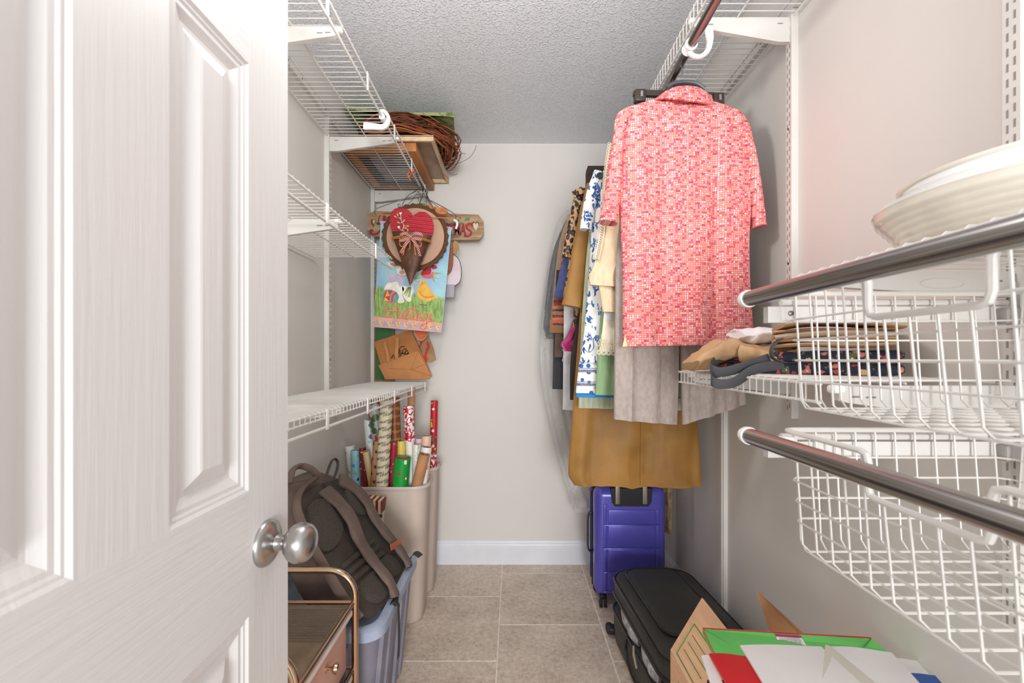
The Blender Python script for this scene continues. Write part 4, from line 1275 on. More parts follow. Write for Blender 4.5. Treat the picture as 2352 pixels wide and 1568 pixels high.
# flattened green gift bag
m_ggreen = mat('green_glossy_paper', (106, 196, 102), .4, var=.03)
m_rededge = mat('red_paper_edge', (196, 60, 56), .5)
t = thing('gift_bag', 'folded green gift bag with a red edge and a price label', 'bag', (.62, .93, .5))
q4 = [P(1615, 1444, .955), P(2001, 1466, .955), P(2034, 1492, .93), P(2060, 1540, .885), P(1700, 1540, .84), P(1645, 1508, .90)]
bm = NB(); plate(bm, q4, (0, .004, -.012)); obj('face', bm, m_ggreen, t, smooth=False)
bm = NB()
tube(bm, [p + Vector((0, .002, .0006)) for p in q4[:2]], .0016, 5)
tube(bm, [q4[0], q4[-1]], .0016, 5)
obj('red_edge', bm, m_rededge, t)
bm = NB()
for a, b_ in ((q4[0], P(1705, 1497, .895)), (P(2001, 1466, .955), P(1978, 1492, .925))):
    tube(bm, [a + Vector((0, -.0005, .0008)), b_ + Vector((0, -.0005, .001))], .0008, 4)
obj('fold_line', bm, mat('dark_green_fold', (60, 136, 60), .5), t)
lb = [P(1779, 1456, .951), P(1838, 1460, .951), P(1852, 1484, .925), P(1792, 1484, .925)]
bm = NB(); plate(bm, [p + Vector((0, -.0008, .0012)) for p in lb], (0, .0004, -.0008)); la = obj('price_label', bm, mat('white_label', (232, 228, 226), .5), t, smooth=False)
bm = NB(); plate(bm, [p + Vector((0, -.0014, .0018)) for p in (lb[0], lb[1], lb[1].lerp(lb[2], .22), lb[0].lerp(lb[3], .22))], (0, .0003, -.0005)); obj('magenta_band', bm, mat('magenta_print', (168, 52, 104), .5), la, smooth=False)
bm = NB()
for i in range(7):
    f = .36 + .085 * i
    a, b_ = lb[0].lerp(lb[3], f), lb[1].lerp(lb[2], f)
    random.seed(i)
    u = .08
    while u < .9:
        q_ = min(.92, u + random.uniform(.05, .16))
        tube(bm, [a.lerp(b_, u) + Vector((0, -.0016, .002)), a.lerp(b_, q_) + Vector((0, -.0016, .002))], .00035, 4)
        u = q_ + .03
obj('small_print', bm, mat('grey_print', (150, 146, 146), .6), la, kind='stuff')

def sheet(name, label, cat, pts, m, nrm=(0, .0015, -.004), curl=.0, group=None):
    """a sheet of paper filling four corners, slightly curled, with thickness"""
    a, b_, c, d = [Vector(p) for p in pts]
    n = 12
    bm = NB()
    G = []
    for i in range(n + 1):
        row = []
        for j in range(n + 1):
            u, v_ = i / n, j / n
            p = a.lerp(b_, u).lerp(d.lerp(c, u), v_)
            p.z += curl * (math.sin(PI * u) * .6 + .5 * math.sin(5 * u + 3 * v_))
            row.append(p)
        G.append(row)
    off = Vector(nrm)
    V0 = [[bm.verts.new(p) for p in r] for r in G]
    V1 = [[bm.verts.new(p + off) for p in r] for r in G]
    for i in range(n):
        for j in range(n):
            bm.faces.new((V0[i][j], V0[i + 1][j], V0[i + 1][j + 1], V0[i][j + 1]))
            bm.faces.new((V1[i][j], V1[i][j + 1], V1[i + 1][j + 1], V1[i + 1][j]))
    for k in range(n):
        bm.faces.new((V0[k][0], V1[k][0], V1[k + 1][0], V0[k + 1][0]))
        bm.faces.new((V0[k][n], V0[k + 1][n], V1[k + 1][n], V1[k][n]))
        bm.faces.new((V0[0][k], V0[0][k + 1], V1[0][k + 1], V1[0][k]))
        bm.faces.new((V0[n][k], V1[n][k], V1[n][k + 1], V0[n][k + 1]))
    o = obj(name, bm, m, None, loc=(a + b_ + c + d) / 4)
    return tag(o, label, cat, group)
m_white_p = mat('white_paper', (250, 248, 248), .6, var=.015)
m_ivory_p = mat('ivory_paper', (228, 224, 214), .6, var=.015)
m_red_p = mat('bright_red_paper', (226, 38, 46), .5, var=.03)
m_blue_p = mat('royal_blue_paper', (36, 92, 176), .5, var=.03)
sheet('tissue_paper', 'white tissue paper sheet spread over the green gift bag', 'paper', [P(1700, 1481, .87), P(1886, 1483, .87), P(2010, 1600, .70), P(1772, 1600, .70)], m_white_p, curl=.002)
sheet('tissue_paper', 'ivory tissue paper folded to a point over the white sheet', 'paper', [P(1896, 1480, .875), P(1912, 1486, .872), P(2050, 1600, .71), P(1885, 1600, .70)], m_ivory_p, curl=.001)
sheet('tissue_paper', 'white tissue paper with rounded corner next to the blue envelope', 'paper', [P(1905, 1484, .878), P(2048, 1496, .878), P(2130, 1590, .74), P(1990, 1600, .715)], m_white_p, curl=.003)
sheet('tissue_paper', 'white tissue paper edge sticking out beyond the other sheets', 'paper', [P(2030, 1516, .885), P(2106, 1514, .885), P(2160, 1580, .79), P(2070, 1590, .76)], m_white_p, curl=.004)
sheet('envelope', 'bright red paper envelope sticking out of the carton', 'envelope', [P(1629, 1500, .86), P(1713, 1505, .86), P(1790, 1610, .70), P(1690, 1610, .70)], m_red_p, curl=.002)
sheet('envelope', 'royal blue envelope at the end of the paper heap', 'envelope', [P(2084, 1545, .82), P(2148, 1550, .82), P(2190, 1600, .75), P(2110, 1600, .75)], m_blue_p, curl=.001)
sheet('gift_tag', 'small white card between the red envelope and the carton flap', 'card', [P(1611, 1505, .87), P(1632, 1504, .87), P(1670, 1590, .75), P(1640, 1590, .75)], m_white_p, curl=.001)
sheet('gift_box', 'dark brown gift box edge below the white card', 'box', [P(1624, 1561, .80), P(1690, 1560, .80), P(1720, 1620, .72), P(1640, 1620, .72)], m_brownblack, (0, .004, -.03))
# ------------------------------------------------------------------ blue grey storage tote
m_tlid = mat('blue_grey_tote_lid', (160, 171, 194), .45, rgb2=(170, 181, 202), vs=12, bump=.1, bs=300)
m_tote = mat('slate_tote_body', (132, 132, 150), .42, rgb2=(142, 141, 156), vs=8)
tx0, tx1, ty0, ty1, tz = -.808, -.375, 1.205, 1.705, .425
t = thing('storage_tote', 'blue grey plastic storage tote with a lid under the backpack', 'storage box', ((tx0 + tx1) / 2, (ty0 + ty1) / 2, 0))
cx, cy = (tx0 + tx1) / 2, (ty0 + ty1) / 2
hx, hy = (tx1 - tx0) / 2, (ty1 - ty0) / 2
def rr3(hx_, hy_, r, z, n=6):
    return [Vector((a, b_, z)) for a, b_ in rrect(cx, cy, hx_, hy_, r, n)]
bm = NB()
loft(bm, [rr3(hx - .062, hy - .062, .05, .0), rr3(hx - .058, hy - .058, .05, .006), rr3(hx - .024, hy - .024, .055, tz - .045), rr3(hx - .010, hy - .010, .055, tz - .043), rr3(hx - .010, hy - .010, .055, tz - .03)])
body = obj('body', bm, m_tote, t)
# upright ribs on the walls
for yy in (ty0 + .10, ty0 + .185, ty1 - .185, ty1 - .10):
    bm = NB()
    q0, q1 = cx + hx - .062, cx + hx - .026
    loft(bm, [[(q0 + .0, yy - .020, .02), (q0 + .014, yy - .016, .02), (q0 + .014, yy + .016, .02), (q0, yy + .020, .02)], [(q1 - .002, yy - .024, tz - .06), (q1 + .012, yy - .020, tz - .06), (q1 + .012, yy + .020, tz - .06), (q1 - .002, yy + .024, tz - .06)]])
    obj('wall_rib', bm, m_tote, t, smooth=False)
for xx in (cx - .09, cx + .09):
    bm = NB()
    q0, q1 = cy - hy + .062, cy - hy + .026
    loft(bm, [[(xx - .02, q0, .02), (xx - .016, q0 - .014, .02), (xx + .016, q0 - .014, .02), (xx + .02, q0, .02)], [(xx - .024, q1 + .002, tz - .06), (xx - .02, q1 - .012, tz - .06), (xx + .02, q1 - .012, tz - .06), (xx + .024, q1 + .002, tz - .06)]])
    obj('wall_rib', bm, m_tote, t, smooth=False)
bm = NB()
loft(bm, [rr3(hx - .004, hy - .004, .055, tz - .034), rr3(hx + .001, hy + .001, .058, tz - .032), rr3(hx, hy, .057, tz - .006), rr3(hx - .008, hy - .008, .053, tz), rr3(hx - .026, hy - .026, .045, tz), rr3(hx - .034, hy - .034, .042, tz - .009), rr3(hx - .06, hy - .06, .03, tz - .009)])
obj('lid', bm, m_tlid, t)

# ------------------------------------------------------------------ backpack leaning on the wall
m_bp = mat('dark_brown_canvas', (104, 87, 80), .85, bump=.35, bs=700, rgb2=(116, 98, 90), vs=10, dist=.0006)
m_bpd = mat('black_brown_lining', (66, 59, 53), .8, bump=.4, bs=500, rgb2=(76, 69, 62), dist=.0006)
m_mesh = mat('charcoal_air_mesh', (72, 66, 59), .85, bump=1.0, bs=420, rgb2=(92, 85, 77), vs=300, dist=.002)
m_web = mat('black_strap_webbing', (66, 61, 57), .75, bump=.5, bs=900, dist=.0005)
m_leath = mat('orange_brown_leather', (172, 92, 62), .5)
N_ = Vector((.8285, 0, .56)).normalized()
def BP(px, py, out=0.0):
    a, b_ = (px - VX) / F, -(py - VY) / F
    y = -.9253 / (a + .6757 * b_) if (a + .6757 * b_) < 0 else 1.4
    return Vector((a * y, y, CZ + b_ * y)) + N_ * out
BY0, BY1 = 1.255, 1.62
t = thing('backpack', 'dark brown backpack leaning back on the blue grey tote with its straps towards the walkway', 'backpack', (-.58, 1.44, tz))
bm = NB()
rings = []
for i in range(19):
    h = i / 18
    xp = -.411 - .25 * h
    z = tz - .006 + .372 * h
    prof_ = (1 - .035 * (1 - h)) * (1 - max(0, h - .74) ** 2 * 5.2)
    edge = .55 if i in (0, 18) else (.86 if i in (1, 17) else 1)
    hw = .1835 * prof_ * (.80 if i == 18 else (.93 if i in (0, 17) else 1))
    dp = (.205 - .09 * h ** 1.5) * (edge if i > 9 else max(edge, .8))
    c = Vector((xp - .205 / 2 * (1 - .45 * h ** 1.5), 1.4375, z))
    c.x = max(c.x, XL + .02 + dp / 2)
    ring = []
    for k in range(40):
        a = 2 * PI * k / 40
        ca, sa = math.cos(a), math.sin(a)
        px_ = dp / 2 * math.copysign(abs(ca) ** .45, ca)
        py_ = hw * math.copysign(abs(sa) ** .55, sa)
        wr = .004 * noise.noise(Vector((px_ * 14, py_ * 14 + 3, h * 6)))
        ring.append(c + Vector((px_ + wr, py_ + wr, 0)))
    rings.append(ring)
loft(bm, rings)
body = obj('body', bm, m_bp, t, ang=60)
def puff(name, poly, h, m, parent=None, lift=.002, sub=3):
    """padded patch on the back panel; poly in photograph pixels"""
    pts = poly
    c = (sum(p[0] for p in pts) / len(pts), sum(p[1] for p in pts) / len(pts))
    sp = smooth_path([(a, b_, 0) for a, b_ in pts + [pts[0]]], sub)[:-1]
    bm = NB()
    rings = []
    for f, o in ((1.0, -.006), (1.0, lift), (.95, lift + h * .7), (.82, lift + h), (.4, lift + h * 1.05)):
        rings.append([BP(lerp(c[0], p.x, f), lerp(c[1], p.y, f), o) for p in sp])
    loft(bm, rings, False, True)
    return obj(name, bm, m, parent or t)
puff('back_panel', [(676, 1150), (720, 1118), (778, 1100), (808, 1112), (850, 1160), (900, 1230), (930, 1292), (912, 1340), (880, 1392), (850, 1416), (800, 1396), (752, 1330), (700, 1235), (680, 1185)], .006, m_bpd)
puff('mesh_pad', [(694, 1172), (716, 1150), (748, 1150), (774, 1178), (782, 1222), (768, 1258), (736, 1276), (712, 1240)], .010, m_mesh, lift=.008)
puff('mesh_pad', [(786, 1128), (800, 1126), (832, 1160), (836, 1184), (818, 1186), (796, 1164)], .009, m_mesh, lift=.008)
for k in range(4):
    a = [(778 + 14 * k, 1308 + 14 * k), (852 + 11 * k, 1244 + 14 * k)]
    bm = NB(); sweep(bm, [BP(*a[0], .010), BP(lerp(a[0][0], a[1][0], .5), lerp(a[0][1], a[1][1], .5), .013), BP(*a[1], .010)], (.009, .006), side=N_.cross(Vector((0, 1, 0))), n=10); obj('padded_rib', bm, m_bpd, t)
puff('lumbar_pad', [(812, 1352), (838, 1326), (868, 1330), (884, 1362), (866, 1388), (834, 1380)], .010, m_mesh, lift=.008)
puff('lumbar_pad', [(864, 1290), (884, 1276), (904, 1288), (914, 1312), (900, 1330), (876, 1322)], .010, m_bpd, lift=.008)
# edging gusset along the near side
bm = NB(); sweep(bm, smooth_path([BP(722, 1100, .004), BP(690, 1126, .006), BP(676, 1164, .008), BP(688, 1212, .010), BP(716, 1268, .010), BP(752, 1330, .010), BP(790, 1386, .008), BP(822, 1420, .004)], 6), (.015, .008), side=N_, n=12); obj('side_piping', bm, m_bp, t)
def strap(name, pts, outs, wd, th, m, parent=None):
    P3 = smooth_path([BP(a, b_, o) for (a, b_), o in zip(pts, outs)], 6)
    n = len(P3)
    bm = NB()
    tang = [(P3[min(i + 1, n - 1)] - P3[max(i - 1, 0)]).normalized() for i in range(n)]
    if not isinstance(wd, tuple): wd = (wd, wd)
    sweep(bm, P3, [(lerp(wd[0], wd[1], i / (n - 1)) / 2, th / 2 + .0015 * math.sin(i * .8)) for i in range(n)], side=[N_.cross(q) for q in tang], n=14, p=.5)
    return obj(name, bm, m, parent or t)
s1 = strap('shoulder_strap', [(738, 1128), (764, 1168), (786, 1208), (802, 1244), (826, 1280), (852, 1316), (876, 1352), (888, 1384)], [.012, .030, .038, .034, .030, .032, .036, .034], (.072, .036), .016, m_bp)
s2 = strap('shoulder_strap', [(774, 1104), (802, 1128), (826, 1162), (844, 1196), (866, 1226), (892, 1258), (914, 1288), (926, 1306)], [.010, .024, .032, .030, .028, .030, .030, .026], (.060, .038), .016, m_bp)
bm = NB(); sweep(bm, [BP(878, 1270, .036), BP(900, 1257, .040)], (.011, .0012), side=(.2, -.4, -.9), n=8, p=.4)
obj('leather_patch', bm, m_leath, s2, label='orange brown leather patch')
bm = NB(); ribbon(bm, [BP(733, 1118, .02), BP(737, 1084, .035), BP(748, 1066, .035), BP(760, 1072, .03), BP(762, 1090, .02), BP(758, 1110, .006)], .010, .003, (.7, .5, .3)); obj('hang_loop', bm, m_web, t)
bm = NB(); sweep(bm, smooth_path([P(730, 1092, 1.42), P(712, 1076, 1.40), P(690, 1070, 1.38), P(672, 1080, 1.34), P(664, 1110, 1.31)], 6), (.013, .0075), side=(.8, 0, .5), n=12); obj('grab_handle', bm, m_bp, t)
def buckle(c, ax, parent):
    bm = NB()
    u = Vector(ax).normalized()
    v_ = N_.cross(u).normalized()
    M = Matrix((u, v_, N_)).transposed()
    c = Vector(c)
    for d in (-.014, 0, .014):
        q = c + u * d
        sweep(bm, [q - v_ * .015, q + v_ * .015], (.0028, .004), side=u, n=8)
    for d in (-.015, .015):
        q = c + v_ * d
        sweep(bm, [q - u * .016, q + u * .016], (.0028, .004), side=v_, n=8)
    return obj('buckle', bm, m_blackpl, parent)
c = Vector((-.383, 1.60, .452)); buckle(P(935, 1294, 1.585), (1, .3, .3), s2)
bm = NB(); ribbon(bm, [P(926, 1306, 1.57), P(938, 1290, 1.58), P(948, 1274, 1.59), P(956, 1270, 1.59), P(966, 1277, 1.57)], .022, .002, (.3, .8, .3)); obj('webbing_tail', bm, m_web, s2)
bm = NB(); ribbon(bm, [P(924, 1312, 1.56), P(916, 1322, 1.55), P(903, 1318, 1.56)], .022, .002, (.3, .8, .3)); obj('webbing', bm, m_web, s2)
buckle(P(903, 1382, 1.36), (1, .1, .2), s1)
bm = NB(); ribbon(bm, [P(890, 1392, 1.345), P(904, 1380, 1.350), P(914, 1388, 1.352), Vector((-.362, 1.345, .40)), Vector((-.359, 1.34, .33)), Vector((-.360, 1.335, .26))], .022, .002, (0, 1, 0)); obj('webbing_tail', bm, m_web, s1)
bm = NB(); ribbon(bm, [P(884, 1398, 1.335), P(868, 1412, 1.315), P(852, 1424, 1.30), P(846, 1410, 1.29)], .022, .002, (.3, .7, .4)); obj('webbing', bm, m_web, s1)

# ------------------------------------------------------------------ rolling drawer cart
m_gold = mat('rose_gold_chrome_tube', (206, 178, 150), .13, 1, var=.05, vs=8)
m_pink = mat('translucent_pink_drawer', (224, 172, 158), .35, var=.03, trans=.15)
m_smoke = mat('mesh_tray_glass', (150, 128, 104), .12, trans=.35, var=.1, vs=14)
ax0, ax1, ay0, ay1 = -.790, -.421, .823, 1.135
t = thing('drawer_cart', 'chrome framed rolling cart with pink drawers behind the open door', 'cart', ((ax0 + ax1) / 2, (ay0 + ay1) / 2, 0))
for y in (ay0, ay1):
    bm = NB()
    pts = [(ax1, y, .055), (ax1, y, .565)] + arc((ax1 - .07, y, .565), .07, 0, PI / 2, 9) + arc((ax0 + .07, y, .565), .07, PI / 2, PI, 9) + [(ax0, y, .565), (ax0, y, .055)]
    tube(bm, pts, .0088, 14); obj('end_loop', bm, m_gold, t)
for x in (ax0, ax1):
    for y in (ay0, ay1):
        bm = NB()
        lathe(bm, [(0, -.009), (.020, -.009), (.0235, -.005), (.0235, .005), (.020, .009), (0, .009)], (x, y, .0235), (0, 1, 0), 18)
        ws = obj('caster', bm, m_rubber, t)
        bm = NB(); rbox(bm, (x, y, .050), (.022, .026, .02), .004, 2); obj('caster_fork', bm, m_blackpl, ws)
for z in (.550, .375, .20, .08):
    bm = NB()
    for x in (ax0 + .004, ax1 - .004): tube(bm, [(x, ay0, z), (x, ay1, z)], .0062 if z > .5 else .005, 10)
    for y in (ay0, ay1): tube(bm, [(ax0, y, z), (ax1, y, z)], .0045, 8)
    obj('shelf_rail', bm, m_gold, t)
bm = NB(); box(bm, ax0 + .012, ax1 - .012, ay0 + .012, ay1 - .006, .541, .546); obj('tray_glass', bm, m_smoke, t, smooth=False)
bm = NB()
k = ay0 + .16
while k < ay1 - .02:
    tube(bm, [(ax0 + .02, k, .5475), (ax1 - .02, k, .5475)], .0011, 4)
    k += .0055
obj('tray_mesh', bm, mat('fine_grey_steel_mesh', (128, 114, 100), .4, .6), t, kind='stuff')
for z0, z1 in ((.392, .522), (.222, .352), (.095, .182)):
    bm = NB(); rbox(bm, ((ax0 + ax1) / 2, (ay0 + ay1) / 2 - .004, (z0 + z1) / 2), (ax1 - ax0 - .02, ay1 - ay0 - .052, z1 - z0), .006, 2); dw = obj('drawer', bm, m_pink, t)
    bm = NB(); rbox(bm, (ax1 - .006, (ay0 + ay1) / 2, z1 + .009), (.012, ay1 - ay0 - .03, .014), .003, 2); obj('drawer_lip', bm, mat('frosted_white_lip', (226, 214, 204), .35), dw)
    bm = NB(); lathe(bm, [(0, 0), (.010, 0), (.010, .002), (.004, .003), (.004, .012), (.010, .016), (.0125, .021), (.011, .027), (0, .030)], (ax1 - .010, .985, (z0 + z1) / 2 + .026), (1, 0, 0), 20); obj('knob', bm, m_gold, dw)

# ------------------------------------------------------------------ translucent bins with gift wrap
def frosted(name, tint, tr):
    m = bpy.data.materials.new(name)
    m.use_nodes = True
    nt = m.node_tree
    nt.nodes.remove(nt.nodes['Principled BSDF'])
    df = nd(nt, 'ShaderNodeBsdfDiffuse', {'Color': lin(tint)}).outputs[0]
    tl = nd(nt, 'ShaderNodeBsdfTranslucent', {'Color': lin(tint)}).outputs[0]
    gl = nd(nt, 'ShaderNodeBsdfGlossy', {'Roughness': .3, 'Color': (.8, .8, .8, 1)}).outputs[0]
    tp = nd(nt, 'ShaderNodeBsdfTransparent', {'Color': (.96, .95, .95, 1)}).outputs[0]
    rf = nd(nt, 'ShaderNodeBsdfRefraction', {'Color': (.96, .95, .95, 1), 'Roughness': .2, 'IOR': 1.3}).outputs[0]
    a = nd(nt, 'ShaderNodeMixShader', {0: .25, 1: df, 2: tl}).outputs[0]
    b2 = nd(nt, 'ShaderNodeMixShader', {0: .07, 1: a, 2: gl}).outputs[0]
    v = nz(nt, tc(nt), 5, 3)
    r2 = nd(nt, 'ShaderNodeMixShader', {0: .5, 1: tp, 2: rf}).outputs[0]
    s = nd(nt, 'ShaderNodeMixShader', {0: ma(nt, 'ADD', tr - .05, ma(nt, 'MULTIPLY', v, .1)), 1: b2, 2: r2}).outputs[0]
    nt.links.new(s, nt.nodes['Material Output'].inputs[0])
    return m
m_bin = frosted('frosted_clear_plastic', (255, 240, 228), .38)
def bin_(label, y0, y1, x0, x1, h):
    cx_, cy_ = (x0 + x1) / 2, (y0 + y1) / 2
    hx_, hy_ = (x1 - x0) / 2, (y1 - y0) / 2
    R = lambda i, r, z: [Vector((a, b_, z)) for a, b_ in rrect(cx_, cy_, hx_ - i, hy_ - i * .45, r, 6)]
    t = thing('gift_wrap_bin', label, 'bin', (cx_, cy_, 0))
    bm = NB()
    loft(bm, [R(.035, .05, .002), R(.028, .055, .012), R(.008, .065, h - .02), R(.007, .066, h - .004), R(.0095, .064, h - .004), R(.0105, .063, h - .02), R(.031, .052, .016), R(.04, .045, .006)], True, True)
    obj('body', bm, m_bin, t)
    bm = NB()
    loft(bm, [R(.008, .066, h - .012), R(-.003, .07, h - .012), R(-.005, .072, h - .006), R(-.003, .07, h), R(.008, .066, h)], False, False)
    loft(bm, [R(.0081, .066, h - .012), R(.0081, .066, h)], False, False)
    obj('rim', bm, frosted('frosted_rim_plastic', (240, 234, 228), .2) if 'frosted_rim_plastic' not in bpy.data.materials else bpy.data.materials['frosted_rim_plastic'], t)
    for q in (-.02, .02):
        bm = NB(); box(bm, cx_ + hx_ * .52 + q - .002, cx_ + hx_ * .52 + q + .002, y0 - .0005, y0 + .004, h - .055, h - .012); obj('rim_rib', bm, m_bin, t, smooth=False)
bin_('frosted clear bin crammed with short gift wrap rolls, standing next to the tote', 1.905, 2.105, -.806, -.388, .622)
bin_('frosted clear bin with the tall red roll, tucked into the corner by the baseboard', 2.145, 2.345, -.806, -.386, .640)

def uvmat(name, rough=.45):
    m, nt, b = newmat(name, rough)
    v = tc(nt, 'UV')
    return m, nt, b, v
def paper_plain(name, rgb, rough=.5):
    return mat(name, rgb, rough, var=.04)
def paper_blobs(name, bg, cols, scale, r=.34, dens=.3, warp=.0, rough=.4):
    m, nt, b, v = uvmat(name, rough)
    if warp:
        dn = nd(nt, 'ShaderNodeVectorMath', {0: nd(nt, 'ShaderNodeTexNoise', {'Vector': v, 'Scale': scale * 1.6}).outputs[1], 3: warp}, operation='SCALE').outputs[0]
        v = nd(nt, 'ShaderNodeVectorMath', {0: v, 1: dn}, operation='ADD').outputs[0]
    vd = nd(nt, 'ShaderNodeTexVoronoi', {'Vector': v, 'Scale': scale})
    r1, r2, r3 = xyz(nt, vd.outputs['Color'])
    k = ma(nt, 'MULTIPLY', lt(nt, vd.outputs['Distance'], r), gt(nt, r2, dens))
    n = len(cols)
    nt.links.new(mx(nt, k, lin(bg), ramp(nt, r1, [(i / n, c) for i, c in enumerate(cols)])), b.inputs['Base Color'])
    return m
def paper_swirl(name, bg, fg, scale, width=.05, rough=.4):
    m, nt, b, v = uvmat(name, rough)
    k1 = lt(nt, ma(nt, 'ABSOLUTE', ma(nt, 'SUBTRACT', nz(nt, v, scale, 1.5), .5)), width)
    vd = nd(nt, 'ShaderNodeTexVoronoi', {'Vector': v, 'Scale': scale * 1.2})
    k2 = ma(nt, 'MULTIPLY', lt(nt, vd.outputs['Distance'], .3), gt(nt, xyz(nt, vd.outputs['Color'])[0], .6))
    nt.links.new(mx(nt, ma(nt, 'MAXIMUM', k1, k2), lin(bg), lin(fg)), b.inputs['Base Color'])
    return m
# paw prints: a pad and four toes per staggered cell
m_paw, nt, b, v = uvmat('kraft_paper_with_black_paw_prints', .7)
u_, w_, _ = xyz(nt, v)
row = ma(nt, 'FLOOR', ma(nt, 'MULTIPLY', w_, 1 / .034))
u2 = ma(nt, 'ADD', ma(nt, 'MULTIPLY', u_, 1 / .040), ma(nt, 'MULTIPLY', row, .5))
fx = ma(nt, 'MULTIPLY', ma(nt, 'SUBTRACT', ma(nt, 'FRACT', u2), .5), .040)
fy = ma(nt, 'MULTIPLY', ma(nt, 'SUBTRACT', ma(nt, 'FRACT', ma(nt, 'MULTIPLY', w_, 1 / .034)), .5), .034)
k = None
for px_, py_, r in ((0, -.0025, .0052), (-.0066, .0015, .0023), (-.0026, .0058, .0025), (.0026, .0058, .0025), (.0066, .0015, .0023)):
    dx, dy = ma(nt, 'SUBTRACT', fx, px_), ma(nt, 'SUBTRACT', fy, py_)
    d = lt(nt, ma(nt, 'ADD', ma(nt, 'MULTIPLY', dx, dx), ma(nt, 'MULTIPLY', dy, dy)), r * r)
    k = d if k is None else ma(nt, 'MAXIMUM', k, d)
nt.links.new(mx(nt, k, lin((176, 128, 86)), lin((38, 30, 26))), b.inputs['Base Color'])
m_core = mat('grey_brown_core_board', (160, 124, 92), .85)
GW = 'rolls of gift wrap standing in the bins'
def segdist(p1, q1, p2, q2):
    """shortest distance between two segments"""
    d1, d2, r_ = q1 - p1, q2 - p2, p1 - p2
    a, e, f = d1.dot(d1), d2.dot(d2), d2.dot(r_)
    c, b_ = d1.dot(r_), d1.dot(d2)
    den = a * e - b_ * b_
    s = min(max((b_ * f - c * e) / den, 0), 1) if den > 1e-12 else 0
    t = (b_ * s + f) / e
    if t < 0: t, s = 0, min(max(-c / a, 0), 1)
    elif t > 1: t, s = 1, min(max((b_ - c) / a, 0), 1)
    return (p1 + d1 * s - p2 - d2 * t).length
SPECS = []
def roll(*a, **k):
    SPECS.append((a, k))
def pack(passes=12, tries=120):
    """stand every roll where it is seen, inside its bin and clear of the others as far as they fit"""
    rg = random.Random(3)
    st = []
    for (label, top, bot, yt, yb, dpx, m), k in SPECS:
        r = dpx / 2 / F * yt
        a, b_ = P(*top, yt), P(*bot, yb)
        d = (b_ - a).normalized()
        e = a + d * ((.03 - a.z) / d.z)
        e.x = min(max(e.x, -.735), -.455)
        st.append([a, e, r, e.x, top, bot, yt, math.inf])
    def fit(i, a, e):
        _, _, r, ex, top, bot, yt, _ = st[i]
        c = .10 * abs(e.x - ex)
        back = yt > 2.12
        for zz in (.60, .30, .03):
            if a.z > zz:
                p = e.lerp(a, (zz - e.z) / (a.z - e.z))
                y0, y1 = (2.157, 2.333) if back else (1.917, 2.093)
                s_ = (.60 - zz) * .042
                c += 5 * (max(0, y0 + s_ * .5 + r - p.y) + max(0, p.y + r + s_ * .5 - y1) + max(0, p.x + r + .402 + s_) + max(0, -.790 + s_ - p.x + r))
        for q, o in enumerate(st):
            if q != i:
                c += max(0, r + o[2] + .001 - segdist(a, e, o[0], o[1]))
        return c
    for ps in range(passes):
        for i, o in enumerate(st):
            best = fit(i, o[0], o[1])
            amp = 1.0 if ps < 3 else .5 if ps < 6 else .25
            for _ in range(tries):
                if best < 2e-3: break
                dy = o[0].y + rg.gauss(0, .018) * amp
                dy = min(max(dy, o[6] - .045), o[6] + .045)
                a = P(*o[4], dy)
                e = Vector((o[1].x + rg.gauss(0, .03) * amp, o[1].y + rg.gauss(0, .05) * amp, .03))
                c = fit(i, a, e)
                if c < best: best, o[0], o[1] = c, a, e
    for (a, k), o in zip(SPECS, st):
        stand_roll(a[0], o[0], o[1], o[2], a[6], **k)
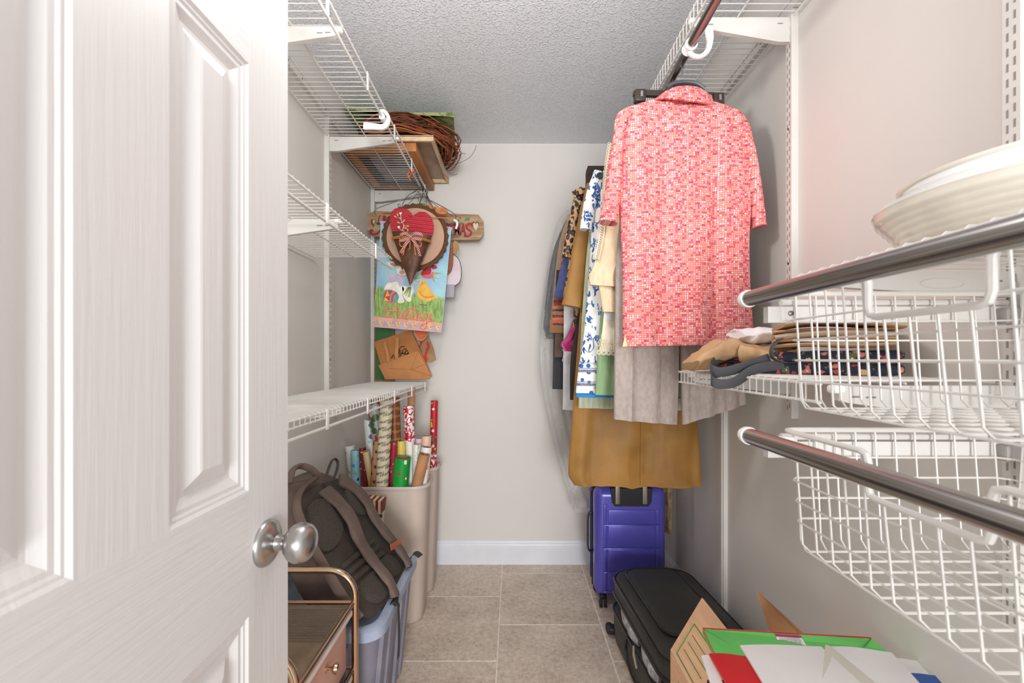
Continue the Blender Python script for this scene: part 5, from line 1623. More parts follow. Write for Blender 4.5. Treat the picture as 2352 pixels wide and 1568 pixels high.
def stand_roll(label, a, end, r, m, core=True, prints=None, flare=1.0):
    ax = (a - end).normalized()
    L_ = (a - end).length
    u = ax.orthogonal().normalized()
    u = (Vector((0, 1, 0)) - ax * ax.y).normalized()      # u points to the far side: the seam is at the back
    s = ax.cross(u)
    n = 28
    bm = NB()
    uv = bm.loops.layers.uv.new('UVMap')
    R = []
    for h, rr in ((0, r), (L_ * .5, r), (L_, r * flare)):
        R.append([bm.verts.new(end + ax * h + (u * math.cos(2 * PI * k / n) + s * math.sin(2 * PI * k / n)) * rr) for k in range(n)])
    R.append([bm.verts.new(end + ax * L_ + (u * math.cos(2 * PI * k / n) + s * math.sin(2 * PI * k / n)) * (r * flare - .0022)) for k in range(n)])
    R.append([bm.verts.new(end + ax * (L_ - .06) + (u * math.cos(2 * PI * k / n) + s * math.sin(2 * PI * k / n)) * (r - .0022)) for k in range(n)])
    hs = [0, L_ * .5, L_, L_ + .002, L_ + .06]
    for i in range(4):
        for k in range(n):
            j = (k + 1) % n
            f = bm.faces.new((R[i][k], R[i][j], R[i + 1][j], R[i + 1][k]))
            for lp, kk, hh in zip(f.loops, (k, k + 1, k + 1, k), (hs[i], hs[i], hs[i + 1], hs[i + 1])):
                lp[uv].uv = (2 * PI * r * kk / n + a.x * 3, hh + a.y)
    bm.faces.new(R[0][::-1]); bm.faces.new(R[-1])
    o = obj('gift_wrap_roll', bm, m, None, loc=end)
    tag(o, label, 'gift wrap', GW)
    if core:
        bm = NB()
        q0, q1 = end + ax * (L_ - .05), end + ax * (L_ - .001)
        nn = 20
        rg = lambda c, rr: [c + (u * math.cos(2 * PI * k / nn) + s * math.sin(2 * PI * k / nn)) * rr for k in range(nn)]
        loft(bm, [rg(q0, r - .0024), rg(q1, r - .0024), rg(q1, r - .0052), rg(q0, r - .0052)])
        obj('cardboard_core', bm, m_core, o)
    if prints:
        txt, size, mm, step, rot = prints
        src = text_bm(txt, size, .0003, 0, 0, 2)
        big = NB()
        h = L_ - size * .8
        kk = 0
        while h > L_ - .50 and h > .45:
            for ph in (PI + (kk % 2) * .75 - .5, PI + (kk % 2) * .75 + .85):
                mp = {}
                for v_ in src.verts:
                    x_, z_ = v_.co.x * math.cos(rot) - v_.co.z * math.sin(rot), v_.co.x * math.sin(rot) + v_.co.z * math.cos(rot)
                    an = ph + x_ / r
                    mp[v_] = big.verts.new(end + ax * (h + z_) + (u * math.cos(an) + s * math.sin(an)) * (r + .0004 - v_.co.y))
                for f in src.faces:
                    try: big.faces.new([mp[q] for q in f.verts])
                    except ValueError: pass
            h -= step; kk += 1
        src.free()
        obj('lettering', big, mm, o, smooth=False, kind='stuff')
    return o
k_blk = mat('black_ink', (40, 36, 34), .6)
k_lime = mat('lime_ink', (150, 168, 70), .6)
roll('white gift wrap roll with small orange and blue marks behind the light blue star roll', (803, 1023), (812, 1100), 2.05, 2.04, 21, paper_blobs('white_blue_marks', (232, 230, 226), [(120, 160, 190), (220, 150, 100), (225, 222, 214)], 40, .35))
roll('light blue gift wrap roll with dark blue stars', (816, 1033), (819, 1108), 1.955, 1.95, 20, paper_blobs('light_blue_stars', (150, 206, 224), [(36, 60, 130), (60, 160, 190), (120, 196, 120), (170, 214, 230)], 48, .36, .15, .006))
roll('dark red gift wrap roll with cream letters', (832, 1028), (838, 1108), 1.975, 1.97, 16, paper_blobs('dark_red_letters', (128, 28, 34), [(226, 208, 176), (220, 196, 160), (60, 30, 28)], 60, .3))
roll('white gift wrap roll with aqua circles', (846, 963), (852, 1060), 2.04, 2.035, 21, paper_blobs('white_aqua_circles', (226, 228, 224), [(66, 176, 184), (150, 206, 206), (90, 90, 150), (110, 196, 190)], 34, .36, .2, .006))
roll('clear cellophane roll over a yellow sheet, leaning between two printed rolls', (840, 1036), (856, 1102), 1.95, 1.95, 15, mat('yellow_clear_film_roll', (218, 204, 178), .18, rgb2=(226, 186, 90), vs=5, stretch=(30, 30, 1), coat=.6))
roll('gift wrap roll with green leaves, red hats and grey patches', (856, 912), (873, 1010), 2.06, 2.05, 30, paper_blobs('green_red_winter_print', (172, 166, 160), [(52, 92, 50), (176, 40, 46), (60, 104, 58), (222, 216, 208)], 30, .5, .12, .01))
roll('kraft gift wrap roll with black paw prints', (868, 1012), (861, 1110), 1.95, 1.95, 20, m_paw)
roll('cream gift wrap roll with speckled lines behind the lettered cream roll', (874, 905), (884, 1000), 2.085, 2.06, 22, paper_blobs('cream_speckle', (222, 206, 176), [(150, 110, 90), (190, 160, 130)], 70, .22, .5))
roll('cream gift wrap roll with black lettering, tallest at the bin front', (889, 908), (886, 1112), 1.965, 1.945, 28, paper_plain('cream_paper', (222, 208, 180)), prints=('MR&MRS', .0150, k_blk, .034, .30))
roll('rust brown gift wrap roll with lime winter lettering', (905, 913), (924, 1012), 2.03, 2.02, 26, paper_blobs('rust_snow_dots', (136, 62, 30), [(226, 216, 206), (176, 44, 40), (130, 58, 28)], 60, .2, .35), prints=('Winter', .017, k_lime, .036, .25))
roll('bare kraft cardboard tube rising behind the red swirl roll', (945, 890), (936, 960), 2.085, 2.07, 17, kraft, core=False)
roll('white gift wrap roll with red swirls and hearts', (938, 932), (951, 1012), 2.015, 2.01, 24, paper_swirl('red_swirl_print', (236, 232, 230), (192, 26, 44), 34))
roll('crimson gift wrap roll between the cream roll and the yellow roll', (905, 1016), (904, 1060), 2.0, 2.0, 13, paper_blobs('crimson_print', (176, 34, 60), [(216, 120, 130), (140, 20, 44)], 60, .3))
roll('yellow gift wrap roll with pink and green letters', (921, 1012), (921, 1060), 1.985, 1.985, 19, paper_blobs('yellow_letters', (230, 206, 96), [(214, 90, 130), (110, 170, 80), (230, 180, 120)], 46, .34, .1))
roll('plain white gift wrap roll with a brown core, beside the yellow roll', (941, 1013), (938, 1070), 2.0, 1.99, 21, paper_blobs('white_faint_pink', (234, 226, 218), [(226, 190, 180), (234, 226, 218)], 40, .25, .5))
roll('bright green gift wrap roll with white dots and red hats', (925, 1050), (919, 1112), 1.935, 1.935, 33, paper_blobs('green_dots_hats', (22, 156, 60), [(240, 240, 238), (206, 36, 44), (240, 240, 238), (22, 156, 60)], 38, .24, .25), flare=1.12)
roll('white gift wrap roll with pastel scrolls behind the bare kraft roll', (957, 1020), (949, 1108), 1.975, 1.955, 20, paper_swirl('pastel_scrolls', (232, 228, 222), (178, 196, 176), 30, .02))
roll('bare kraft paper roll leaning across the bin rim', (975, 1042), (952, 1108), 1.95, 1.94, 25, kraft)
roll('white gift wrap roll with pink and lilac dots', (980, 1026), (970, 1106), 1.98, 1.97, 24, paper_blobs('pink_lilac_dots', (236, 230, 226), [(222, 150, 196), (178, 158, 208), (236, 170, 110), (150, 196, 120)], 30, .34, .1))
roll('peach gift wrap roll with teal bunting next to the tall red roll', (980, 1000), (976, 1090), 2.055, 2.05, 21, paper_blobs('peach_teal', (232, 190, 168), [(60, 160, 160), (226, 110, 120), (236, 226, 216)], 46, .3, .2))
roll('lilac gift wrap roll mostly hidden below the red swirl roll', (963, 1006), (962, 1080), 2.05, 2.04, 18, paper_blobs('lilac_dots', (216, 190, 206), [(190, 150, 190), (226, 214, 220)], 40, .34))
roll('tall red gift wrap roll with green ornaments in the corner bin', (998, 920), (997, 1070), 2.21, 2.205, 17, paper_blobs('red_green_ornaments', (190, 30, 40), [(46, 130, 60), (224, 180, 60), (46, 150, 120), (230, 226, 220)], 44, .36, .2, .006))
roll('short red and white swirl roll in the corner bin', (996, 1042), (996, 1090), 2.185, 2.185, 15, paper_swirl('corner_red_swirl', (236, 230, 228), (196, 30, 44), 40))
pack()
# small striped bag standing behind the tote
m_str, nt, b, v, x, y, z = patterned('cream_red_striped_paper', .6)
st = gt(nt, ma(nt, 'SINE', ma(nt, 'MULTIPLY', x, 290.0)), .1)
nt.links.new(mx(nt, ma(nt, 'MULTIPLY', st, gt(nt, z, .52)), lin((226, 206, 170)), lin((128, 34, 40))), b.inputs['Base Color'])
t = thing('gift_bag', 'small cream bag with dark red stripes and a navy bow behind the backpack', 'bag', (-.60, 1.80, 0))
bm = NB(); plate(bm, [P(838, 1146, 1.79), P(878, 1152, 1.79), P(872, 1200, 1.79), Vector((-.56, 1.79, .0)), Vector((-.65, 1.79, 0)), P(830, 1200, 1.79)], (0, .06, 0)); obj('body', bm, m_str, t, smooth=False)
m_navy = mat('navy_ribbon', (48, 56, 84), .6)
bm = NB()
ribbon(bm, [P(858, 1190, 1.78), P(868, 1186, 1.775), P(878, 1184, 1.78)], .014, .003, (0, .2, 1)); ribbon(bm, [P(862, 1172, 1.78), P(862, 1182, 1.776), P(860, 1192, 1.78)], .014, .003, (1, 0, 0)); obj('bow', bm, m_navy, t)
# ------------------------------------------------------------------ seasonal decorations hanging on the shelf rail
def ink(name, rgb, rough=.6):
    return mat(name, rgb, rough, var=.05, vs=30)
def FP(X, Y, y):     # from the 8.71x view of the flag
    return P(850 + X / 8.71, 600 + Y / 8.71, y)
def DP(X, Y, y):     # from the 6.53x view of the decorations
    return P(840 + X * .1531, 430 + Y * .1531, y)
FY = 2.205
t = thing('garden_flag', 'Easter garden flag reading Greetings with a yellow chick and painted egg', 'flag', P(945, 505, FY))
m_sky, nt, b, v, x, y, z = patterned('printed_blue_sky_cloth', .75)
nt.links.new(mx(nt, sm(nt, nz(nt, v, 7, 3), .35, .65), lin((150, 188, 216)), lin((168, 212, 216))), b.inputs['Base Color'])
bm = NB(); plate(bm, [P(875, 511, FY), P(1037, 526, FY), P(1014.5, 763.5, FY), P(856, 750.5, FY)], (0, .0015, 0)); obj('cloth', bm, m_sky, t, smooth=False)
bm = NB(); sweep(bm, [P(873, 510, FY + .002), P(1039, 525, FY + .002)], (.008, .005), side=(0, 0, 1), n=10); obj('rod_sleeve', bm, ink('lilac_sleeve', (200, 170, 190)), t)
def shape(name, polys, m, lift, parent=None):
    bm = NB()
    for pl in polys:
        plate(bm, [FP(a, b_, FY - .0004 - lift) for a, b_ in pl], (0, .0004 + lift * .5, 0))
    return obj(name, bm, m, parent or t, smooth=False)
def ell(cx_, cy_, rx, ry, rot=0, n=28):
    return [(cx_ + rx * math.cos(a) * math.cos(rot) - ry * math.sin(a) * math.sin(rot), cy_ + rx * math.cos(a) * math.sin(rot) + ry * math.sin(a) * math.cos(rot)) for a in [2 * PI * k / n for k in range(n)]]
def sp2(pts, n=4):
    return [(p.x, p.y) for p in smooth_path([(a, b_, 0) for a, b_ in pts + [pts[0]]], n)[:-1]]
random.seed(11)
gtop = []
X = 108
while X < 1478:
    base = lerp(540, 760, (X - 108) / 1370) if X < 320 or X > 820 else lerp(640, 720, (X - 320) / 500)
    gtop += [(X, base + random.uniform(0, 40)), (X + 12, base - random.uniform(20, 80) * (1.4 if X < 290 else 1))]
    X += 26
m_grass, nt, b, v, x, y, z = patterned('printed_green_grass', .75)
nt.links.new(mx(nt, sm(nt, nz(nt, mapp(nt, v, (3, 1, .7)), 26, 3), .35, .65), lin((112, 148, 72)), lin((160, 188, 112))), b.inputs['Base Color'])
shape('printed_grass', [gtop + [(1478, 800), (1442, 1240), (72, 1112)]], m_grass, .0004)
shape('pink_band', [[(74, 1105), (1443, 1236), (1440, 1288), (68, 1166)], [(56, 1284), (1434, 1394), (1432, 1419), (52, 1308)]], ink('flag_pink', (228, 158, 150)), .0008)
shape('lilac_band', [[(67, 1164), (1440, 1286), (1434, 1396), (55, 1288)]], ink('flag_lilac', (182, 162, 186)), .0007)
tri = []
for cx_ in (70, 220, 388, 552, 716, 876, 1040, 1202, 1356):
    y0_ = 1165 + (cx_ - 68) * .089 + 8
    tri.append([(max(62, cx_ - 58), y0_ - 4), (cx_ + 56, y0_ + 6), (cx_ - 2, y0_ + 108)])
shape('yellow_pennants', tri, ink('flag_yellow', (226, 192, 84)), .0010)
shape('pennant_dots', [ell(cx_ + 14, 1165 + (cx_ - 68) * .089 + 44, 11, 13, n=10) for cx_ in (70, 220, 388, 552, 716, 876, 1040, 1202, 1356)], ink('flag_plum', (150, 84, 92)), .0013)
m_bun = ink('flag_white_fur', (234, 232, 218))
rab = shape('printed_rabbit', [sp2([(280, 570), (320, 470), (420, 400), (560, 420), (650, 500), (680, 560), (640, 660), (690, 800), (620, 836), (550, 815), (560, 700), (420, 560)]), sp2([(640, 480), (780, 500), (880, 380), (905, 430), (870, 480), (865, 600), (830, 690), (822, 790), (760, 806), (680, 730), (650, 600)]), sp2([(525, 150), (560, 100), (640, 95), (720, 150), (740, 250), (640, 275), (550, 240)]), sp2([(320, 30), (400, 5), (520, 30), (570, 100), (490, 118), (390, 80)])], m_bun, .0006)
shape('printed_ear', [sp2([(390, 40), (480, 36), (545, 80), (500, 104), (430, 82)])], ink('flag_peach', (206, 142, 118)), .0010, t)
shape('printed_cheek', [ell(640, 218, 54, 42)], ink('flag_cheek', (226, 156, 124)), .0010)
shape('printed_eye', [ell(640, 150, 13, 17, n=12), ell(1048, 432, 9, 10, n=12)], ink('flag_black', (52, 48, 50)), .0014)
random.seed(5)
ruf = [(350, 250), (420, 225), (470, 215), (500, 240), (560, 270), (640, 275), (690, 330), (680, 400), (660, 470), (600, 510), (560, 450), (520, 400), (460, 430), (400, 420), (380, 340)]
shape('printed_scarf', [sp2([(a + random.uniform(-14, 14), b_ + random.uniform(-14, 14)) for a, b_ in ruf], 2)], ink('flag_lavender', (196, 186, 206)), .0010)
eg = shape('printed_egg', [ell(405, 706, 172, 132, .12)], ink('flag_teal', (96, 158, 150)), .0012)
shape('egg_band', [[(330, 575), (480, 590), (410, 640), (392, 810), (320, 808), (270, 780), (280, 660)], [(500, 606), (545, 630), (470, 690), (452, 830), (410, 828), (430, 680)]], ink('flag_red', (206, 62, 60)), .0016)
shape('egg_stripe', [[(470, 592), (505, 608), (432, 680), (412, 818), (388, 812), (402, 668)]], ink('flag_grey', (150, 152, 170)), .0017)
shape('egg_pennants', [[(345, 580), (395, 690), (300, 706)], [(300, 712), (380, 800), (280, 790)]], ink('flag_yellow', (226, 192, 84)), .0019)
ck = shape('printed_chick', [sp2([(985, 400), (1030, 380), (1090, 385), (1140, 430), (1160, 510), (1215, 575), (1290, 672), (1352, 706), (1250, 764), (1170, 800), (1080, 788), (985, 740), (934, 640), (940, 545), (985, 470)])], ink('flag_chick_yellow', (232, 180, 76)), .0012)
shape('chick_wing', [sp2([(1005, 575), (1025, 640), (1090, 695), (1180, 700), (1300, 690), (1200, 735), (1090, 728), (1010, 670), (985, 610)])], ink('flag_orange', (216, 138, 44)), .0016)
shape('chick_blush', [ell(1028, 466, 34, 26)], ink('flag_blush', (226, 146, 110)), .0016)
shape('chick_beak', [[(990, 398), (958, 396), (986, 420)]], ink('flag_plum', (150, 84, 92)), .0016)
shape('chick_feet', [[(990, 850), (1140, 865), (1130, 892), (980, 870)]], ink('flag_brown', (140, 104, 84)), .0012)
shape('printed_tulip', [sp2([(1010, 275), (1040, 195), (1120, 145), (1205, 125), (1225, 180), (1200, 250), (1100, 300)]), sp2([(1215, 112), (1290, 66), (1342, 128), (1260, 160)]), sp2([(935, 190), (985, 150), (1030, 165), (970, 205)])], ink('flag_crimson', (182, 30, 44)), .0012)
shape('tulip_petal', [sp2([(1030, 290), (1120, 270), (1200, 255), (1250, 200), (1268, 260), (1262, 335), (1150, 342), (1060, 330)])], ink('flag_rose', (214, 106, 116)), .0015)
shape('tulip_leaves', [[(880, 340), (1010, 215), (1040, 190), (1015, 250), (900, 350)], [(885, 350), (1020, 290), (1010, 335), (900, 362)], [(1262, 215), (1440, 236), (1270, 272)], [(1262, 290), (1388, 362), (1268, 318)], [(1240, 345), (1300, 440), (1282, 345)], [(740, 520), (800, 500), (700, 660), (668, 668)], [(770, 520), (812, 510), (722, 700), (708, 690)], [(800, 510), (822, 520), (770, 720), (750, 720)], [(815, 520), (826, 540), (800, 716), (780, 716)]], ink('flag_leaf', (150, 168, 92)), .0010)
G = [[(500, 975), (512, 890), (470, 830), (420, 818), (370, 850), (328, 925), (300, 1010), (302, 1075), (345, 1116), (400, 1112), (455, 1070), (500, 1000)], [(335, 1000), (440, 1000), (545, 998)],
     [(545, 1000), (575, 938), (562, 985), (602, 1003), (586, 1080), (580, 1128), (602, 1140), (640, 1098)],
     [(640, 1098), (690, 1036), (704, 1000), (682, 992), (652, 1060), (646, 1122), (672, 1150), (714, 1108)],
     [(714, 1108), (768, 1044), (792, 1002), (772, 992), (737, 1062), (727, 1132), (752, 1160), (805, 1106)],
     [(868, 905), (842, 1010), (816, 1110), (816, 1158), (842, 1165), (882, 1106)], [(780, 945), (870, 952), (965, 960)],
     [(905, 1010), (882, 1106), (880, 1162), (906, 1166), (945, 1106)], [(934, 914), (938, 920), (942, 926)],
     [(965, 1020), (944, 1106), (936, 1175)], [(944, 1126), (986, 1052), (1012, 1030), (1010, 1066), (986, 1150), (1002, 1186), (1042, 1150)],
     [(1142, 1054), (1104, 1042), (1062, 1100), (1050, 1166), (1082, 1192), (1130, 1130), (1152, 1050), (1136, 1180), (1130, 1290), (1100, 1348), (1052, 1356), (1010, 1322), (1022, 1282), (1062, 1264), (1120, 1240), (1180, 1196)],
     [(1180, 1160), (1226, 1045), (1232, 1070), (1206, 1112), (1242, 1162), (1236, 1200), (1196, 1206), (1180, 1190)]]
for nme, r, lf, m in (('lettering_outline', .0036, .0010, ink('flag_cream', (242, 206, 160))), ('lettering', .0024, .0032, ink('flag_coral', (226, 98, 84)))):
    bm = NB()
    for s_ in G:
        pts = smooth_path([FP(a, b_, FY - lf) for a, b_ in s_], 5)
        sweep(bm, pts, (r, .0009), side=[Vector((0, 1, 0)).cross((pts[min(i + 1, len(pts) - 1)] - pts[max(0, i - 1)])) for i in range(len(pts))], n=6)
    obj(nme, bm, m, t)

# crimped round plate
PY = 2.172
t = thing('crimped_plate', 'round tan plate with a dark crimped bark edge behind the red heart', 'plate', DP(750, 750, PY))
c = DP(742, 748, PY)
rp = 494 * .1531 / F * PY
bm = NB()
n = 112
rings = []
for rr, dy, cr in ((.06, 0, 0), (.80, 0, 0), (.88, -.004, .004), (.95, -.012, .016), (1.0, -.008, .024), (1.0, .004, .024), (.9, .010, .006), (.06, .010, 0)):
    rings.append([c + Vector((rp * (rr + cr * math.sin(28 * 2 * PI * k / n)) * math.cos(2 * PI * k / n), dy + .25 * cr * math.cos(28 * 2 * PI * k / n) * rp, rp * (rr + cr * math.sin(28 * 2 * PI * k / n)) * math.sin(2 * PI * k / n))) for k in range(n)])
loft(bm, rings)
obj('rim', bm, mat('dark_bark_edge', (112, 72, 44), .8, bump=.6, bs=120, rgb2=(92, 60, 38), vs=40, dist=.003), t)
bm = NB()
lathe(bm, [(0, 0), (rp * .87, 0), (rp * .875, .002), (rp * .86, .004), (0, .004)], c + Vector((.002, -.004, 0)), (0, -1, 0), 64)
obj('face', bm, mat('tan_painted_face', (190, 152, 128), .7, var=.03), t)

# wire hanger
HY = 2.145
t = thing('wire_hanger', 'grey wire clothes hanger with an orange lower bar around the red heart', 'hanger', DP(800, 130, HY))
bm = NB()
tube(bm, smooth_path([DP(170, 408, HY), DP(128, 385, HY), DP(140, 335, HY), DP(280, 275, HY), DP(560, 180, HY), DP(780, 118, HY), DP(930, 180, HY), DP(1180, 305, HY), DP(1330, 400, HY), DP(1356, 445, HY), DP(1335, 466, HY)], 6), .0023, 7); obj('shoulders', bm, steel_wire, t)
bm = NB(); tube(bm, [DP(160, 408, HY), DP(700, 440, HY), DP(1340, 468, HY)], .0026, 8); obj('lower_bar', bm, mat('orange_paper_tube', (206, 126, 74), .6), t)
bm = NB()
rc = Vector((-.495, HY, 2.108))
tube(bm, smooth_path([DP(800, 205, HY - .01), DP(798, 130, HY), DP(850, 90, HY), DP(886, 30, HY), rc + Vector((.026, 0, -.01)), rc + Vector((.019, 0, .014)), rc + Vector((0, 0, .022)), rc + Vector((-.018, 0, .008))], 6), .0022, 7); obj('hook', bm, m_hook, t)

# heart topped rusty cone
CY = 2.105
t = thing('heart_cone_decoration', 'rusty tin cone topped by a red corrugated heart with a checked bow and old key', 'decoration', DP(690, 700, CY))
m_rust = mat('rusty_brown_tin', (88, 56, 40), .5, .3, rgb2=(118, 78, 58), vs=14, bump=.15, bs=80)
bm = NB()
rows = [(672, 396, 735, 990), (790, 424, 845, 945), (950, 480, 990, 890), (1110, 535, 1130, 832), (1300, 602, 1305, 742), (1430, 648, 1430, 690), (1478, 664, 1478, 671)]
rings = []
for yl, xl, yr, xr in interp_rows(rows, 4):
    L_, R_ = DP(xl, yl, CY), DP(xr, yr, CY)
    c = (L_ + R_) / 2; h = (R_ - L_) / 2
    rings.append([c + h * math.cos(2 * PI * k / 32) + Vector((0, -h.length * .42 * math.sin(2 * PI * k / 32) - .0, 0)) for k in range(32)])
last = rings[0]; cc = sum(last, Vector()) / 32
rings = [[cc.lerp(p, .75) - Vector((0, 0, .03)) for p in last], [cc.lerp(p, .96) for p in last]] + rings
loft(bm, rings)
obj('cone', bm, m_rust, t)
m_hred, nt, b, v, x, y, z = patterned('red_enamel_tin', .35)
nt.links.new(mx(nt, nz(nt, mapp(nt, v, (1, 1, 8)), 8, 3), lin((168, 34, 50)), lin((196, 60, 70))), b.inputs['Base Color'])
def corr(bm, rows, sub):
    rs = interp_rows(rows, sub)
    F_, B2 = [], []
    for yl, xl, yr, xr in rs:
        L_, R_ = DP(xl, yl, CY + .012), DP(xr, yr, CY + .012)
        row = []
        for k in range(13):
            p = L_.lerp(R_, k / 12)
            X_, Y_ = lerp(xl, xr, k / 12), lerp(yl, yr, k / 12)
            p = p + Vector((0, .0035 * math.sin((Y_ - X_ * .11) * 2 * PI / 58), 0))
            row.append(p)
        F_.append(row); B2.append([p + Vector((0, .0018, 0)) for p in row])
    loft(bm, [f + b_[::-1] for f, b_ in zip(F_, B2)])
bm = NB()
corr(bm, [(306, 500, 306, 560), (318, 452, 322, 600), (345, 405, 352, 650), (390, 376, 392, 690), (436, 366, 436, 714)], 4)
corr(bm, [(370, 800, 372, 880), (380, 772, 390, 920), (400, 744, 412, 950), (420, 724, 428, 966), (436, 712, 440, 980)], 4)
corr(bm, [(434, 366, 434, 980), (500, 362, 520, 1010), (560, 366, 590, 1020), (620, 380, 660, 1010), (684, 396, 728, 986)], 9)
ht = obj('heart', bm, m_hred, t, ang=70)
bm = NB()
hv = CY + .003
for s_ in ([(525, 400), (530, 470), (545, 520), (570, 570), (550, 650)], [(530, 480), (490, 450)], [(545, 530), (500, 535)], [(555, 520), (575, 500)], [(565, 580), (630, 585)], [(560, 600), (600, 615)], [(550, 655), (490, 610)], [(550, 645), (580, 655)]):
    tube(bm, smooth_path([DP(a, b_, hv) for a, b_ in s_], 4), .0012, 5)
for cx_, cy_ in ((523, 395), (496, 600)):
    plate(bm, [DP(cx_ + 20 * a, cy_ + 22 * b_, hv - .001) for a, b_ in ((0, 1), (-1, -.2), (-.9, -.8), (-.4, -1), (0, -.5), (.4, -1), (.9, -.8), (1, -.2))], (0, .001, 0))
obj('white_vine', bm, ink('vine_white', (238, 232, 232)), ht)
bm = NB()
for cx_, cy_, an in ((480, 412, 1.2), (446, 440, .6), (575, 500, -1.2), (490, 528, .5), (632, 582, .2), (598, 612, -.3), (630, 640, 1.4)):
    plate(bm, [DP(*q, hv - .002) for q in ell(cx_, cy_, 24, 11, an, 10)], (0, .001, 0))
obj('vine_leaves', bm, ink('vine_leaf_green', (176, 184, 96)), ht)
bm = NB(); sweep(bm, smooth_path([DP(396, 765, CY - .002), DP(520, 745, CY - .095), DP(680, 752, CY - .112), DP(830, 770, CY - .098), DP(975, 815, CY - .002)], 6), (.007, .004), side=(0, 0, 1), n=10); obj('straw_band', bm, mat('orange_raffia', (206, 134, 62), .7, bump=.6, bs=200, stretch=(1, 1, 8), dist=.002), t)
m_plaid, nt, b, v, x, y, z = patterned('red_checked_homespun', .85)
k = ma(nt, 'ADD', ma(nt, 'MULTIPLY', gt(nt, ma(nt, 'SINE', ma(nt, 'MULTIPLY', ma(nt, 'ADD', x, z), 620.0)), .0), .5), ma(nt, 'MULTIPLY', gt(nt, ma(nt, 'SINE', ma(nt, 'MULTIPLY', ma(nt, 'SUBTRACT', x, z), 620.0)), .0), .5))
nt.links.new(ramp(nt, k, [(0, (222, 204, 190)), (.4, (186, 110, 104)), (.8, (128, 36, 42))]), b.inputs['Base Color'])
KY = CY - .120
bm = NB()
ribbon(bm, [DP(665, 735, KY), DP(600, 690, KY - .02), DP(520, 715, KY - .018), DP(520, 790, KY - .01), DP(600, 780, KY - .012), DP(665, 745, KY)], .018, .002, (0, .5, 1))
ribbon(bm, [DP(675, 735, KY), DP(740, 690, KY - .02), DP(840, 710, KY - .018), DP(840, 775, KY - .01), DP(750, 765, KY - .012), DP(675, 745, KY)], .018, .002, (0, .5, 1))
ribbon(bm, [DP(665, 745, KY - .004), DP(620, 820, KY - .006), DP(575, 900, KY), DP(532, 985, KY + .012)], .015, .002, (1, .2, .3))
ribbon(bm, [DP(680, 745, KY - .004), DP(730, 820, KY - .006), DP(780, 910, KY), DP(815, 1030, KY + .02)], .015, .002, (1, -.2, -.3))
rbox(bm, DP(672, 742, KY - .008), (.016, .014, .016), .005, 3)
obj('checked_bow', bm, m_plaid, t)
bm = NB()
for s_ in ([(650, 770), (560, 770), (510, 830), (530, 885), (590, 870), (620, 800)], [(700, 770), (780, 790), (835, 840), (820, 890), (770, 860), (720, 790)], [(660, 770), (665, 850), (660, 930)], [(715, 780), (735, 900), (745, 1020)], [(640, 780), (590, 900), (560, 1020)]):
    sweep(bm, smooth_path([DP(a, b_, KY + .004) for a, b_ in s_], 5), (.0042, .0025), side=(0, 1, 0), n=8)
obj('raffia_loops', bm, MATS['orange_raffia'], t)
bm = NB()
tube(bm, arc(DP(648, 935, KY + .006), .0052, 0, 2 * PI, 14), .0013, 6)
tube(bm, [DP(655, 968, KY + .008), DP(680, 1142, KY + .026)], .0016, 6)
for f in (.80, .92): 
    p = DP(655, 968, KY + .008).lerp(DP(680, 1142, KY + .026), f); tube(bm, [p, p + Vector((-.008, 0, -.001))], .0014, 6)
tube(bm, smooth_path([DP(560, 940, KY + .004), DP(610, 960, KY), DP(630, 1010, KY + .006), DP(632, 1045, KY + .01)], 5), .0007, 5)
obj('old_key', bm, mat('aged_brass_key', (150, 124, 96), .4, .8), t)
bm = NB()
for s_ in ([(540, 305), (560, 240), (610, 150), (720, 70), (800, 20)], [(1030, 345), (960, 220), (920, 120), (900, 40)], [(905, 240), (915, 120), (925, 60), (880, 10)], [(500, 300), (480, 265), (500, 250), (520, 270), (510, 300)], [(1030, 340), (1050, 330), (1045, 305), (1020, 320)], [(700, 90), (760, 60), (820, 90), (780, 110)]):
    tube(bm, smooth_path([DP(a, b_, CY + .016) for a, b_ in s_], 5), .0013, 5)
tube(bm, smooth_path([DP(800, 20, CY + .016), rc + Vector((-.02, -.03, -.004)), rc + Vector((-.012, -.03, .02)), rc + Vector((.012, -.03, .018)), rc + Vector((.016, -.03, -.006)), DP(900, 40, CY + .016)], 5), .0013, 5)
obj('hanging_wire', bm, black_wire, t)
for k in range(2):
    tt_ = thing('hook', ('orange plastic hook on the shelf rail, the one nearer the door', 'orange plastic hook on the shelf rail, the one nearer the far wall')[k], 'hook', (-.495, 2.07 + .03 * k, 2.108), 'orange hooks on the shelf rail')
    bm = NB(); yy = 2.07 + .03 * k
    tube(bm, arc((-.495, yy, 2.108), .0115, -.2 * PI, 1.15 * PI, 12) + [Vector((-.512, yy, 2.088)), Vector((-.508, yy, 2.07))], .0032, 8); obj('bend', bm, mat('orange_plastic', (206, 104, 62), .4), tt_)

